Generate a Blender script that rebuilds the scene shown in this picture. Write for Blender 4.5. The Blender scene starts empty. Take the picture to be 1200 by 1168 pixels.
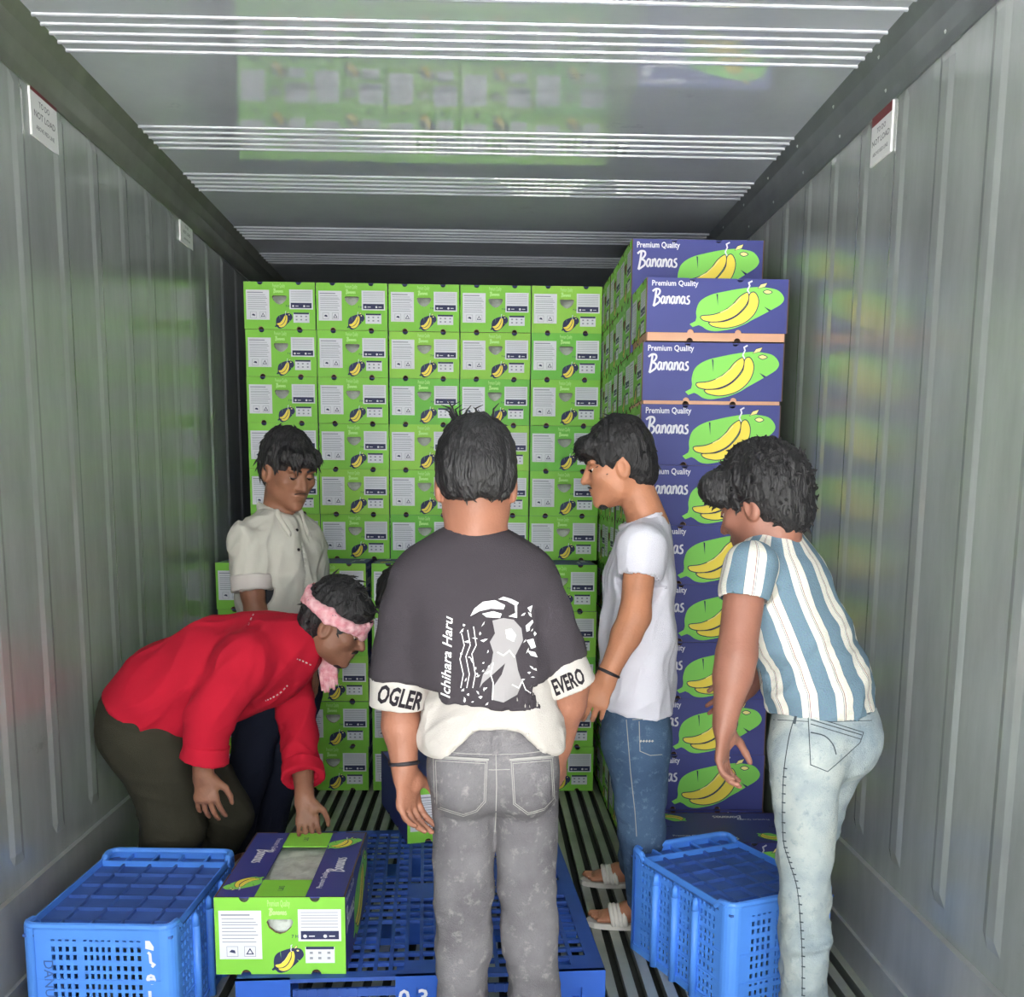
import bpy, bmesh, math, random
import numpy as np
from mathutils import Vector, Matrix
from mathutils.bvhtree import BVHTree
from mathutils.geometry import tessellate_polygon

random.seed(7)
rng = np.random.default_rng(7)
SC = bpy.context.scene
COL = SC.collection

# ------------------------------------------------------------------ camera
CAM_H, CAM_X = 1.3688, 0.0552
PITCH, YAW, ROLL = 0.1506, 0.0284, 0.0088
FPX, CY = 1200.0, 756.0
FW = np.array([math.sin(YAW)*math.cos(PITCH), math.cos(YAW)*math.cos(PITCH), -math.sin(PITCH)])
_R = np.array([math.cos(YAW), -math.sin(YAW), 0.0])
_U = np.cross(_R, FW)
RT = math.cos(ROLL)*_R + math.sin(ROLL)*_U
UP = -math.sin(ROLL)*_R + math.cos(ROLL)*_U
CAMP = np.array([CAM_X, 0.0, CAM_H])
cd = bpy.data.cameras.new('camera')
cam = bpy.data.objects.new('camera', cd)
COL.objects.link(cam)
M = Matrix.Identity(4)
for i in range(3):
    M[i][0], M[i][1], M[i][2], M[i][3] = RT[i], UP[i], -FW[i], CAMP[i]
cam.matrix_world = M
cd.sensor_fit = 'HORIZONTAL'
cd.sensor_width = 36.0
cd.lens = 36.0 * FPX / 1200.0
cd.shift_y = -(584.0 - CY) / 1200.0
cd.clip_start = 0.05
SC.camera = cam

# ------------------------------------------------------------------ light and exposure
w = bpy.data.worlds.new('overcast_sky')
SC.world = w
w.use_nodes = True
wn = w.node_tree
bg = wn.nodes['Background']
bg.inputs[0].default_value = (0.92, 0.97, 1.0, 1)
bg.inputs[1].default_value = 7.0
# the open cargo door is the only way the daylight gets in: a sampling portal there (gives no light of its own)
DOOR_Y = -1.0
pl = bpy.data.lights.new('door_portal', 'AREA')
pl.shape = 'RECTANGLE'
pl.size, pl.size_y = 2.29, 2.55
pl.cycles.is_portal = True
po = bpy.data.objects.new('door_portal', pl)
COL.objects.link(po)
po.location = (0, DOOR_Y, 1.275)
po.rotation_euler = (math.radians(90), 0, 0)     # an area light looks along its -Z: into the container (+Y)
sl = bpy.data.lights.new('hazy_sun', 'SUN')
sl.energy = 92.0
sl.angle = math.radians(6)
sl.color = (1.0, 0.97, 0.92)
so = bpy.data.objects.new('hazy_sun', sl)
COL.objects.link(so)
so.rotation_euler = Vector((0.50, 0.50, -0.72)).to_track_quat('-Z', 'Y').to_euler()
vs = SC.view_settings
vs.view_transform = 'Standard'
vs.look = 'None'
vs.gamma = 1.0
vs.use_curve_mapping = False
vs.exposure = 0.07
SC.cycles.use_denoising = True
SC.cycles.max_bounces = 12
SC.cycles.diffuse_bounces = 6
SC.cycles.glossy_bounces = 6
SC.cycles.caustics_reflective = True
SC.cycles.sample_clamp_indirect = 20.0

# ------------------------------------------------------------------ helpers
def P(x, y, D):
    """world point seen at photo pixel x, y at depth D (metres from the camera along the container)"""
    d = FW + RT*(x-600)/FPX - UP*(y-CY)/FPX
    return CAMP + d*(D/d[1])

def lin(c):
    return tuple((v/255/12.92 if v/255 <= 0.04045 else ((v/255+0.055)/1.055)**2.4) for v in c)

def mat(name, rgb, rough=0.6, metal=0.0, var=0.0, vscale=8.0, bump=0.0, bscale=60.0, spec=0.5, rgb2=None, stretch=(1, 1, 1), coat=0.0, ior=1.5):
    m = bpy.data.materials.new(name)
    m.use_nodes = True
    nt = m.node_tree
    b = nt.nodes['Principled BSDF']
    c = lin(rgb)
    b.inputs['Base Color'].default_value = (*c, 1)
    b.inputs['Roughness'].default_value = rough
    b.inputs['Metallic'].default_value = metal
    b.inputs['Specular IOR Level'].default_value = spec
    b.inputs['Coat Weight'].default_value = coat
    b.inputs['IOR'].default_value = ior
    if var > 0 or rgb2 is not None or bump > 0:
        tc = nt.nodes.new('ShaderNodeTexCoord')
        mp = nt.nodes.new('ShaderNodeMapping')
        mp.inputs['Scale'].default_value = stretch
        nt.links.new(tc.outputs['Object'], mp.inputs['Vector'])
    if var > 0 or rgb2 is not None:
        n = nt.nodes.new('ShaderNodeTexNoise')
        n.inputs['Scale'].default_value = vscale
        n.inputs['Detail'].default_value = 5
        nt.links.new(mp.outputs[0], n.inputs['Vector'])
        r = nt.nodes.new('ShaderNodeValToRGB')
        r.color_ramp.elements[0].position = 0.32
        r.color_ramp.elements[1].position = 0.68
        c2 = lin(rgb2) if rgb2 is not None else tuple(min(1, v*(1+var)) for v in c)
        c1 = c if rgb2 is not None else tuple(v*(1-var) for v in c)
        r.color_ramp.elements[0].color = (*c1, 1)
        r.color_ramp.elements[1].color = (*c2, 1)
        nt.links.new(n.outputs['Fac'], r.inputs['Fac'])
        nt.links.new(r.outputs['Color'], b.inputs['Base Color'])
    if bump > 0:
        n2 = nt.nodes.new('ShaderNodeTexNoise')
        n2.inputs['Scale'].default_value = bscale
        n2.inputs['Detail'].default_value = 3
        nt.links.new(mp.outputs[0], n2.inputs['Vector'])
        bp = nt.nodes.new('ShaderNodeBump')
        bp.inputs['Strength'].default_value = bump
        bp.inputs['Distance'].default_value = 0.01
        nt.links.new(n2.outputs['Fac'], bp.inputs['Height'])
        nt.links.new(bp.outputs['Normal'], b.inputs['Normal'])
    return m

BASE = {}
def mk(name, verts, faces, mats, parent=None, loc=None, smooth=False, mi=None):
    """one mesh object; verts are world coordinates when loc or the parent's base is known"""
    me = bpy.data.meshes.new(name)
    base = np.zeros(3)
    if parent is not None:
        base = BASE.get(parent.name, np.zeros(3))
    elif loc is not None:
        base = np.array(loc, float)
    v = np.asarray(verts, float) - base
    if isinstance(faces, np.ndarray):
        nf, k = faces.shape
        me.vertices.add(len(v)); me.vertices.foreach_set('co', v.ravel())
        me.loops.add(nf*k); me.loops.foreach_set('vertex_index', faces.ravel().astype(np.int32))
        me.polygons.add(nf); me.polygons.foreach_set('loop_start', np.arange(0, nf*k, k, dtype=np.int32))
        me.update(calc_edges=True)
    else:
        me.from_pydata([tuple(x) for x in v], [], faces)
    if not isinstance(mats, (list, tuple)):
        mats = [mats]
    for m in mats:
        me.materials.append(m)
    if mi is not None:
        me.polygons.foreach_set('material_index', np.asarray(mi, np.int32))
    if smooth:
        me.polygons.foreach_set('use_smooth', np.ones(len(me.polygons), bool))
    me.update()
    o = bpy.data.objects.new(name, me)
    COL.objects.link(o)
    if parent is not None:
        o.parent = parent
    else:
        o.location = base
    BASE[o.name] = base
    return o

def empty(name, loc, rz=0.0):
    o = bpy.data.objects.new(name, None)
    COL.objects.link(o)
    o.empty_display_size = 0.1
    o.location = loc
    o.rotation_euler = (0, 0, rz)
    return o

def tag(o, label, cat, group=None):
    o['label'] = label
    o['category'] = cat
    if group:
        o['group'] = group
    return o

def struct(o):
    o['kind'] = 'structure'
    return o

class MB:
    """collects boxes, tubes and polygons with a material slot each; build() links them as one mesh object"""
    def __init__(s):
        s.v, s.f, s.m = [], [], []
    def add(s, vs_, fs_, mi=0):
        o = len(s.v)
        s.v += [tuple(float(c) for c in p) for p in vs_]
        s.f += [tuple(i+o for i in f) for f in fs_]
        s.m += [mi]*len(fs_)
        return s
    def box(s, x0, x1, y0, y1, z0, z1, mi=0):
        vs_ = [(x0, y0, z0), (x1, y0, z0), (x1, y1, z0), (x0, y1, z0), (x0, y0, z1), (x1, y0, z1), (x1, y1, z1), (x0, y1, z1)]
        return s.add(vs_, [(0, 3, 2, 1), (4, 5, 6, 7), (0, 1, 5, 4), (1, 2, 6, 5), (2, 3, 7, 6), (3, 0, 4, 7)], mi)
    def tube(s, pts, r, n=8, mi=0, cap=True):
        pts = [np.asarray(p, float) for p in pts]
        rs = r if isinstance(r, (list, tuple)) else [r]*len(pts)
        vs_, fs_ = [], []
        a = None
        for i, p in enumerate(pts):
            t = pts[min(i+1, len(pts)-1)] - pts[max(i-1, 0)]
            t = t/(np.linalg.norm(t)+1e-9)
            if a is None:
                a = np.cross(t, [0, 0, 1.0]) if abs(t[2]) < 0.9 else np.cross(t, [1.0, 0, 0])
            a = a - t*np.dot(a, t); a /= np.linalg.norm(a)+1e-9
            b = np.cross(t, a)
            for k in range(n):
                q = 2*math.pi*k/n
                vs_.append(p + rs[i]*(math.cos(q)*a + math.sin(q)*b))
        for i in range(len(pts)-1):
            for k in range(n):
                k2 = (k+1) % n
                fs_.append((i*n+k, i*n+k2, (i+1)*n+k2, (i+1)*n+k))
        if cap:
            fs_.append(tuple(range(n-1, -1, -1)))
            fs_.append(tuple((len(pts)-1)*n+k for k in range(n)))
        return s.add(vs_, fs_, mi)
    def build(s, name, mats, parent=None, loc=None, smooth=False):
        o = mk(name, s.v, s.f, mats, parent, loc, smooth, s.m)
        return o

# ---- flat print pieces: 2-D shapes (u right, v up) that are put on a face later
class Print2D:
    def __init__(s):
        s.v, s.f, s.m = [], [], []
    def tri(s, vs_, fs_, mi, lift):
        o = len(s.v)
        s.v += [(float(a), float(b), lift) for a, b in vs_]
        s.f += [tuple(i+o for i in f) for f in fs_]
        s.m += [mi]*len(fs_)
    def poly(s, pts, mi, lift=1):
        tris = tessellate_polygon([[Vector((a, b, 0)) for a, b in pts]])
        out = []
        for t in tris:
            (x0, y0), (x1, y1), (x2, y2) = (pts[i] for i in t)
            out.append(t if (x1-x0)*(y2-y0)-(x2-x0)*(y1-y0) > 0 else (t[0], t[2], t[1]))
        s.tri(pts, out, mi, lift)
    def rect(s, x0, y0, x1, y1, mi, lift=1):
        s.tri([(x0, y0), (x1, y0), (x1, y1), (x0, y1)], [(0, 1, 2, 3)], mi, lift)
    def stroke(s, pts, wd, mi, lift=1, closed=False):
        pts = [np.array(p, float) for p in pts]
        if closed:
            pts = pts + [pts[0]]
        L, R_ = [], []
        n = len(pts)
        for i in range(n):
            a = pts[i]-pts[i-1] if i > 0 else (pts[i]-pts[n-2] if closed else pts[1]-pts[0])
            b = pts[i+1]-pts[i] if i < n-1 else (pts[1]-pts[0] if closed else pts[i]-pts[i-1])
            a = a/(np.linalg.norm(a)+1e-9); b = b/(np.linalg.norm(b)+1e-9)
            t = a+b
            if np.linalg.norm(t) < 0.3:
                t = b
            t /= np.linalg.norm(t)
            nn = np.array([-t[1], t[0]])
            wi = wd[i] if isinstance(wd, (list, tuple)) else wd
            m_ = 1.0/max(0.55, abs(np.dot(nn, [-b[1], b[0]])))
            L.append(pts[i]+nn*wi*0.5*m_); R_.append(pts[i]-nn*wi*0.5*m_)
        s.tri(R_+L, [(i, i+1, n+i+1, n+i) for i in range(n-1)], mi, lift)
    def text(s, body, x, y, size, mi, lift=1, rot=0.0, bold=0.0, shear=0.0, sx=1.0, align='LEFT'):
        vs_, fs_ = glyphs(body, bold, shear, align)
        c, sn = math.cos(rot), math.sin(rot)
        s.tri([(x+size*(c*a*sx-sn*b), y+size*(sn*a*sx+c*b)) for a, b in vs_], fs_, mi, lift)
    def place(s, O, U, V, step=0.0003):
        O, U, V = (np.asarray(q, float) for q in (O, U, V))
        N = np.cross(U, V); N /= np.linalg.norm(N)
        return [O+U*a+V*b+N*step*l for a, b, l in s.v]

_G = {}
def glyphs(body, bold, shear, align):
    key = (body, bold, shear, align)
    if key in _G:
        return _G[key]
    cu = bpy.data.curves.new('lettering', 'FONT')
    cu.body = body
    cu.size = 1.0
    cu.offset = bold
    cu.shear = shear
    cu.align_x = align
    cu.resolution_u = 2
    cu.dimensions = '2D'
    cu.fill_mode = 'FRONT'
    ob = bpy.data.objects.new('lettering', cu)
    COL.objects.link(ob)
    dg = bpy.context.evaluated_depsgraph_get()
    me = bpy.data.meshes.new_from_object(ob.evaluated_get(dg))
    vs_ = [(v.co.x, v.co.y) for v in me.vertices]
    fs_ = [tuple(p.vertices) for p in me.polygons if p.normal.z > 0] or [tuple(p.vertices) for p in me.polygons]
    bpy.data.objects.remove(ob)
    bpy.data.curves.remove(cu)
    bpy.data.meshes.remove(me)
    _G[key] = (vs_, fs_)
    return _G[key]

def smoothpath(pts, n=4, closed=True):
    """Catmull-Rom through the points"""
    pts = [np.array(p, float) for p in pts]
    out = []
    m = len(pts)
    rg = range(m) if closed else range(m-1)
    for i in rg:
        p0 = pts[(i-1) % m] if closed or i > 0 else pts[0]
        p1, p2 = pts[i], pts[(i+1) % m]
        p3 = pts[(i+2) % m] if closed or i+2 < m else pts[-1]
        for k in range(n):
            t = k/n
            out.append(tuple(0.5*((2*p1)+(-p0+p2)*t+(2*p0-5*p1+4*p2-p3)*t*t+(-p0+3*p1-3*p2+p3)*t**3)))
    if not closed:
        out.append(tuple(pts[-1]))
    return out

def panel(outer, holes, O, U, V, th, mb, mi=0, mi_back=None):
    """flat sheet of thickness th with notched outline and real holes; O + u U + v V, outward normal U x V"""
    O, U, V = (np.asarray(q, float) for q in (O, U, V))
    N = np.cross(U, V); N /= np.linalg.norm(N)
    loops = [outer]+holes
    flat = [p for l in loops for p in l]
    tr = tessellate_polygon([[Vector((a, b, 0)) for a, b in l] for l in loops])
    n = len(flat)
    fr = [O+U*a+V*b for a, b in flat]
    bk = [q-N*th for q in fr]
    f1, f2 = [], []
    for t in tr:
        (x0, y0), (x1, y1), (x2, y2) = (flat[i] for i in t)
        if (x1-x0)*(y2-y0)-(x2-x0)*(y1-y0) < 0:
            t = (t[0], t[2], t[1])
        f1.append(tuple(t)); f2.append((t[0]+n, t[2]+n, t[1]+n))
    side = []
    o = 0
    for l in loops:
        k = len(l)
        area = sum(l[i][0]*l[(i+1) % k][1]-l[(i+1) % k][0]*l[i][1] for i in range(k))
        want = area > 0 if l is outer else area < 0
        for i in range(k):
            a, b = o+i, o+(i+1) % k
            side.append((a, a+n, b+n, b) if want else (a, b, b+n, a+n))
        o += k
    allv = fr+bk
    b0 = len(mb.v)
    mb.add(allv, f1, mi)
    nb = len(mb.v)
    mb.f += [tuple(i+b0 for i in f) for f in f2+side]
    mb.m += [mi if mi_back is None else mi_back]*len(f2) + [mi if mi_back is None else mi_back]*len(side)

def occ_panel(xs, zs, occ, y0, y1, mb, xf, mi=0):
    """lattice sheet from an occupancy grid: cells xs x zs, solid where occ; xf maps (x, y, z) to the wanted place"""
    nx, nz = len(xs)-1, len(zs)-1
    idx = {}
    vs_, fs_ = [], []
    def vid(i, k, s):
        if (i, k, s) not in idx:
            idx[(i, k, s)] = len(vs_)
            vs_.append(xf(xs[i], y0 if s == 0 else y1, zs[k]))
        return idx[(i, k, s)]
    for i in range(nx):
        for k in range(nz):
            if not occ[i][k]:
                continue
            fs_.append((vid(i, k, 0), vid(i+1, k, 0), vid(i+1, k+1, 0), vid(i, k+1, 0)))
            fs_.append((vid(i, k, 1), vid(i, k+1, 1), vid(i+1, k+1, 1), vid(i+1, k, 1)))
            if i == 0 or not occ[i-1][k]:
                fs_.append((vid(i, k, 0), vid(i, k+1, 0), vid(i, k+1, 1), vid(i, k, 1)))
            if i == nx-1 or not occ[i+1][k]:
                fs_.append((vid(i+1, k, 0), vid(i+1, k, 1), vid(i+1, k+1, 1), vid(i+1, k+1, 0)))
            if k == 0 or not occ[i][k-1]:
                fs_.append((vid(i, k, 0), vid(i, k, 1), vid(i+1, k, 1), vid(i+1, k, 0)))
            if k == nz-1 or not occ[i][k+1]:
                fs_.append((vid(i, k+1, 0), vid(i+1, k+1, 0), vid(i+1, k+1, 1), vid(i, k+1, 1)))
    mb.add(vs_, fs_, mi)

def copy_tree(o, parent=None):
    c = o.copy()
    COL.objects.link(c)
    if parent is not None:
        c.parent = parent
    for ch in list(o.children):
        copy_tree(ch, c)
    return c
# ------------------------------------------------------------------ materials of the setting
def metal_wall(name, c1, c2, metal, rough, streak=True, wavy=0.10, ior=1.5):
    m = bpy.data.materials.new(name)
    m.use_nodes = True
    nt = m.node_tree
    b = nt.nodes['Principled BSDF']
    tc = nt.nodes.new('ShaderNodeTexCoord')
    mp = nt.nodes.new('ShaderNodeMapping')
    mp.inputs['Scale'].default_value = (1, 2.6, 0.6) if streak else (1.5, 1.5, 1.5)
    nt.links.new(tc.outputs['Object'], mp.inputs['Vector'])
    n = nt.nodes.new('ShaderNodeTexNoise')
    n.inputs['Scale'].default_value = 2.2
    n.inputs['Detail'].default_value = 8
    n.inputs['Roughness'].default_value = 0.65
    nt.links.new(mp.outputs[0], n.inputs['Vector'])
    r = nt.nodes.new('ShaderNodeValToRGB')
    r.color_ramp.elements[0].position = 0.3
    r.color_ramp.elements[1].position = 0.7
    r.color_ramp.elements[0].color = (*lin(c1), 1)
    r.color_ramp.elements[1].color = (*lin(c2), 1)
    nt.links.new(n.outputs['Fac'], r.inputs['Fac'])
    # dark scuffs of their own shape
    mp2 = nt.nodes.new('ShaderNodeMapping')
    mp2.inputs['Scale'].default_value = (1, 1.2, 2.6)
    nt.links.new(tc.outputs['Object'], mp2.inputs['Vector'])
    n2 = nt.nodes.new('ShaderNodeTexNoise')
    n2.inputs['Scale'].default_value = 3.1
    n2.inputs['Detail'].default_value = 10
    n2.inputs['Roughness'].default_value = 0.75
    nt.links.new(mp2.outputs[0], n2.inputs['Vector'])
    r2 = nt.nodes.new('ShaderNodeValToRGB')
    r2.color_ramp.elements[0].position = 0.64
    r2.color_ramp.elements[1].position = 0.74
    r2.color_ramp.elements[0].color = (0, 0, 0, 1)
    r2.color_ramp.elements[1].color = (0.28, 0.28, 0.28, 1)
    nt.links.new(n2.outputs['Fac'], r2.inputs['Fac'])
    mx = nt.nodes.new('ShaderNodeMix')
    mx.data_type = 'RGBA'
    mx.inputs[7].default_value = (*lin((70, 72, 72)), 1)
    nt.links.new(r2.outputs['Color'], mx.inputs[0])
    nt.links.new(r.outputs['Color'], mx.inputs[6])
    nt.links.new(mx.outputs[2], b.inputs['Base Color'])
    mr = nt.nodes.new('ShaderNodeMapRange')
    mr.inputs['To Min'].default_value = rough*0.8
    mr.inputs['To Max'].default_value = rough*1.25
    nt.links.new(n.outputs['Fac'], mr.inputs['Value'])
    nt.links.new(mr.outputs[0], b.inputs['Roughness'])
    b.inputs['Metallic'].default_value = metal
    b.inputs['IOR'].default_value = ior
    n3 = nt.nodes.new('ShaderNodeTexNoise')
    n3.inputs['Scale'].default_value = 5.0
    n3.inputs['Detail'].default_value = 4
    nt.links.new(tc.outputs['Object'], n3.inputs['Vector'])
    bp = nt.nodes.new('ShaderNodeBump')
    bp.inputs['Strength'].default_value = wavy
    bp.inputs['Distance'].default_value = 0.01
    nt.links.new(n3.outputs['Fac'], bp.inputs['Height'])
    nt.links.new(bp.outputs['Normal'], b.inputs['Normal'])
    return m

WALL = metal_wall('wall_steel', (140, 144, 143), (162, 166, 165), 0.22, 0.20, wavy=0.04)
CEIL = metal_wall('ceiling_panel', (188, 193, 201), (198, 203, 210), 0.10, 0.02, streak=False, wavy=0.002, ior=2.7)
TRIM = mat('corner_trim', (112, 116, 104), 0.30, 0.3, var=0.15)
TRIM2 = mat('corner_trim_grey', (108, 112, 115), 0.34, 0.3, var=0.12)
KICK = metal_wall('kick_plate', (150, 152, 152), (176, 178, 178), 0.3, 0.34)
BAR = mat('floor_aluminium', (168, 172, 162), 0.42, 0.35, var=0.2, vscale=5)
PIT = mat('floor_gap', (62, 64, 60), 0.8)
DARK = mat('bulkhead_dark', (70, 72, 76), 0.6)
RIVET = mat('rivet_steel', (215, 220, 220), 0.3, 0.6)

HW, HC = 1.145, 2.55            # half width, ceiling height
Y0, Y1 = DOOR_Y, 6.6

def wall(name, s):
    """steel wall with shallow vertical ribs, extruded up from its plan profile"""
    prof = [(Y0, 0.0)]
    y = 2.99 - 0.262*20 + 0.10
    while y < Y1-0.1:
        if y > Y0+0.1:
            prof += [(y-0.040, 0.0), (y-0.018, 0.005), (y+0.018, 0.005), (y+0.040, 0.0)]
        y += 0.262
    prof += [(Y1, 0.0)]
    zs = [-0.07, 0.40, 0.43, 2.38, 2.41, HC+0.02]
    k = [0, 0, 1, 1, 0, 0]
    vs_, fs_ = [], []
    n = len(prof)
    for z, a in zip(zs, k):
        for (yy, d) in prof:
            vs_.append((s*(HW-d*a), yy, z))
    for j in range(len(zs)-1):
        for i in range(n-1):
            q = (j*n+i, j*n+i+1, (j+1)*n+i+1, (j+1)*n+i)
            fs_.append(q if s > 0 else q[::-1])
    # outer skin, so that the wall has thickness
    o = len(vs_)
    vs_ += [(s*(HW+0.08), Y0, -0.07), (s*(HW+0.08), Y1, -0.07), (s*(HW+0.08), Y1, HC+0.02), (s*(HW+0.08), Y0, HC+0.02)]
    q = (o, o+3, o+2, o+1)
    fs_.append(q if s > 0 else q[::-1])
    fs_.append((0, o, o+3, (len(zs)-1)*n) if s < 0 else ((len(zs)-1)*n, o+3, o, 0))
    return struct(mk(name, vs_, fs_, WALL))

wall('wall_left', -1)
wall('wall_right', 1)
struct(MB().box(-HW-0.08, HW+0.08, Y1, Y1+0.08, -0.07, HC+0.02).build('wall_back', DARK))

# ceiling: one panel with five-bead groups pressed into it
ceil = struct(MB().box(-HW-0.08, HW+0.08, Y0, Y1+0.08, HC, HC+0.08).build('ceiling', CEIL))
bead_me = None
for gc in [-1.9, -1.38, -0.57, -0.05, 0.76, 1.28, 2.12, 2.61, 2.945, 3.755, 4.27, 5.07, 5.6]:
    if gc == 2.12:
        continue
    for j in range(5):
        yb = gc + (j-2)*0.054
        if gc == 2.61:
            yb -= 0.01
        if bead_me is None:
            b_ = MB()
            n = 7
            vs_ = []
            for xx in (-HW+0.03, HW-0.03):
                for k in range(n):
                    a = math.pi*k/(n-1)
                    vs_.append((xx, 0.009*math.cos(a), -0.0055*math.sin(a)))
            fs_ = [(k, n+k, n+k+1, k+1) for k in range(n-1)] + [tuple(range(n-1, -1, -1)), tuple(range(n, 2*n))]
            b_.add(vs_, fs_)
            bo = b_.build('ceiling_bead', CEIL, parent=ceil, smooth=False)
            bead_me = bo.data
            bo.location = (0, yb, HC)
        else:
            c = bpy.data.objects.new('ceiling_bead', bead_me)
            COL.objects.link(c)
            c.parent = ceil
            c.location = (0, yb, HC)

def cove(name, s):
    pts = [(HW, 2.405), (HW-0.006, 2.405), (HW-0.012, 2.43), (HW-0.020, 2.475), (HW-0.032, 2.515), (HW-0.052, 2.55), (HW, 2.55)]
    vs_ = [(s*x, yy, z) for yy in (Y0, Y1) for x, z in pts]
    n = len(pts)
    fs_ = [(i, n+i, n+(i+1) % n, (i+1) % n) if s > 0 else (i, (i+1) % n, n+(i+1) % n, n+i) for i in range(n)]
    fs_ += [tuple(range(n)), tuple(range(2*n-1, n-1, -1))]
    o = struct(mk(name, vs_, fs_, TRIM if s < 0 else TRIM2))
    rv = MB()
    yy = 0.4
    vs_ = [(math.cos(2*math.pi*k/6)*0.006, math.sin(2*math.pi*k/6)*0.006, 0) for k in range(6)] + [(0, 0, 0.004)]
    if s > 0:
        first = None
        while yy < 6.4:
            for (xx, zz) in ((HW-0.0135, 2.44), (HW-0.038, 2.523)):
                if first is None:
                    q = MB()
                    q.add([(-v[2], v[0], v[1]) for v in vs_], [(k, 6, (k+1) % 6) for k in range(6)])
                    first = q.build('rivet', RIVET, parent=o)
                    first.location = (xx, yy, zz)
                else:
                    c = bpy.data.objects.new('rivet', first.data)
                    COL.objects.link(c)
                    c.parent = o
                    c.location = (xx, yy, zz)
            yy += 0.36
    return o
cove('trim_1', -1)
cove('trim_2', 1)

def kick(name, s):
    b_ = MB()
    x0, x1 = s*(HW+0.001), s*(HW-0.012)
    b_.box(min(x0, x1), max(x0, x1), Y0, Y1, -0.06, 0.325)
    x2 = s*(HW-0.016)
    b_.box(min(x0, x2), max(x0, x2), Y0, Y1, 0.325, 0.335)
    x3 = s*(HW-0.022)
    b_.box(min(x0, x3), max(x0, x3), Y0, Y1, 0.10, 0.112)
    return struct(b_.build(name, KICK))
kick('baseboard_left', -1)
kick('baseboard_right', 1)

# T-bar floor: aluminium bars with gaps between
floor = struct(MB().box(-HW-0.08, HW+0.08, Y0-0.02, Y1+0.08, -0.12, -0.06).build('floor', PIT))
q = MB()
q.box(-0.0145, 0.0145, Y0, Y1, -0.007, 0.0)
q.box(-0.003, 0.003, Y0, Y1, -0.06, -0.007)
fb = q.build('floor_bar', BAR, parent=floor)
xb = -HW+0.035
k = 0
while xb < HW-0.02:
    c = fb if k == 0 else bpy.data.objects.new('floor_bar', fb.data)
    if k:
        COL.objects.link(c)
        c.parent = floor
    c.location = (xb, 0, 0)
    xb += 0.0545
    k += 1

# the yard outside the open door: concrete, so that daylight also comes up from the ground
yard = struct(MB().box(-30, 30, -45, Y0-0.06, -0.40, -0.13).build('ground', mat('yard_concrete', (203, 203, 203), 0.9, var=0.1)))
# unseen wall right of the door, added to keep daylight off the left wall
struct(MB().box(1.45, 1.75, -9.0, Y0-0.10, -0.13, 5.0).build('wall_light_blocker', mat('light_blocker_grey', (84, 84, 86), 0.85, var=0.1)))

# warning stickers on the walls
PAPER = mat('sticker_white', (225, 225, 225), 0.5)
MAROON = mat('sticker_maroon', (110, 32, 40), 0.5)
INK = mat('printed_ink', (90, 90, 98), 0.6)
def sticker(s, y0, y1, z0, z1, label):
    wd, ht = y1-y0, z1-z0
    p = Print2D()
    p.rect(0, 0, wd, ht, 0, 1)
    p.rect(0, ht*0.80, wd, ht, 1, 2)
    p.text('TO DO', wd*0.5, ht*0.60, ht*0.15, 2, 2, bold=0.01, align='CENTER')
    p.text('NOT LOAD', wd*0.5, ht*0.38, ht*0.17, 2, 2, bold=0.01, align='CENTER', sx=1.1)
    p.text('ABOVE RED LINE', wd*0.5, ht*0.16, ht*0.11, 2, 2, bold=0.01, align='CENTER', sx=1.0)
    x = s*(HW-0.0058)
    if s < 0:
        vs_ = p.place((x, y0, z0), (0, 1, 0), (0, 0, 1))      # normal +X
        vs_ = [(x + (v[0]-x)*1.0, v[1], v[2]) for v in vs_]
    else:
        vs_ = p.place((x, y1, z0), (0, -1, 0), (0, 0, 1))
    b_ = MB()
    b_.box(min(x, s*HW), max(x, s*HW), y0, y1, z0, z1, 0)
    o = len(b_.v)
    b_.v += [tuple(v) for v in vs_]
    b_.f += [tuple(i+o for i in f) for f in p.f]
    b_.m += p.m
    ob = b_.build('warning_sticker', [PAPER, MAROON, INK], loc=(x, (y0+y1)/2, z0))
    return tag(ob, label, 'sticker')
sticker(-1, 2.905, 3.075, 2.285, 2.425, 'larger white warning sticker with dark red top on the left wall')
sticker(-1, 4.25, 4.42, 2.325, 2.43, 'smaller far white sticker high on the left wall near the cartons')
sticker(1, 2.885, 3.03, 2.275, 2.405, 'white warning sticker high on the bright right wall')
# ------------------------------------------------------------------ banana cartons
CW, CL, CH = 0.322, 0.492, 0.2075
LGREEN = mat('carton_green', (133, 205, 66), 0.55, var=0.05, vscale=3)
LGREEN2 = mat('carton_deep_green', (110, 194, 66), 0.55, var=0.05, vscale=3)
LGREEN3 = mat('carton_yellow_green', (148, 208, 70), 0.55, var=0.05, vscale=3)
LNAVY = mat('carton_navy', (60, 66, 136), 0.5, var=0.05, vscale=3)
CARD = mat('cardboard_tan', (222, 172, 142), 0.8, var=0.06)
CARDIN = mat('cardboard_inside', (96, 72, 58), 0.9)
WHITE = mat('print_white', (222, 222, 230), 0.6)
LEAF = mat('print_leaf', (136, 216, 92), 0.55)
YELL = mat('print_yellow', (250, 226, 84), 0.55)
YELLP = mat('print_cream', (252, 236, 150), 0.55)
OUTL = mat('print_outline', (38, 44, 86), 0.6)
PALEG = mat('print_pale_green', (186, 232, 140), 0.6)
GREYT = mat('print_grey', (146, 148, 160), 0.6)
BAG = mat('plastic_bag', (188, 194, 184), 0.28, var=0.25, vscale=22, bump=0.9, bscale=26)
PM = [WHITE, LEAF, YELL, OUTL, PALEG, GREYT, LNAVY, YELLP]

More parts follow.
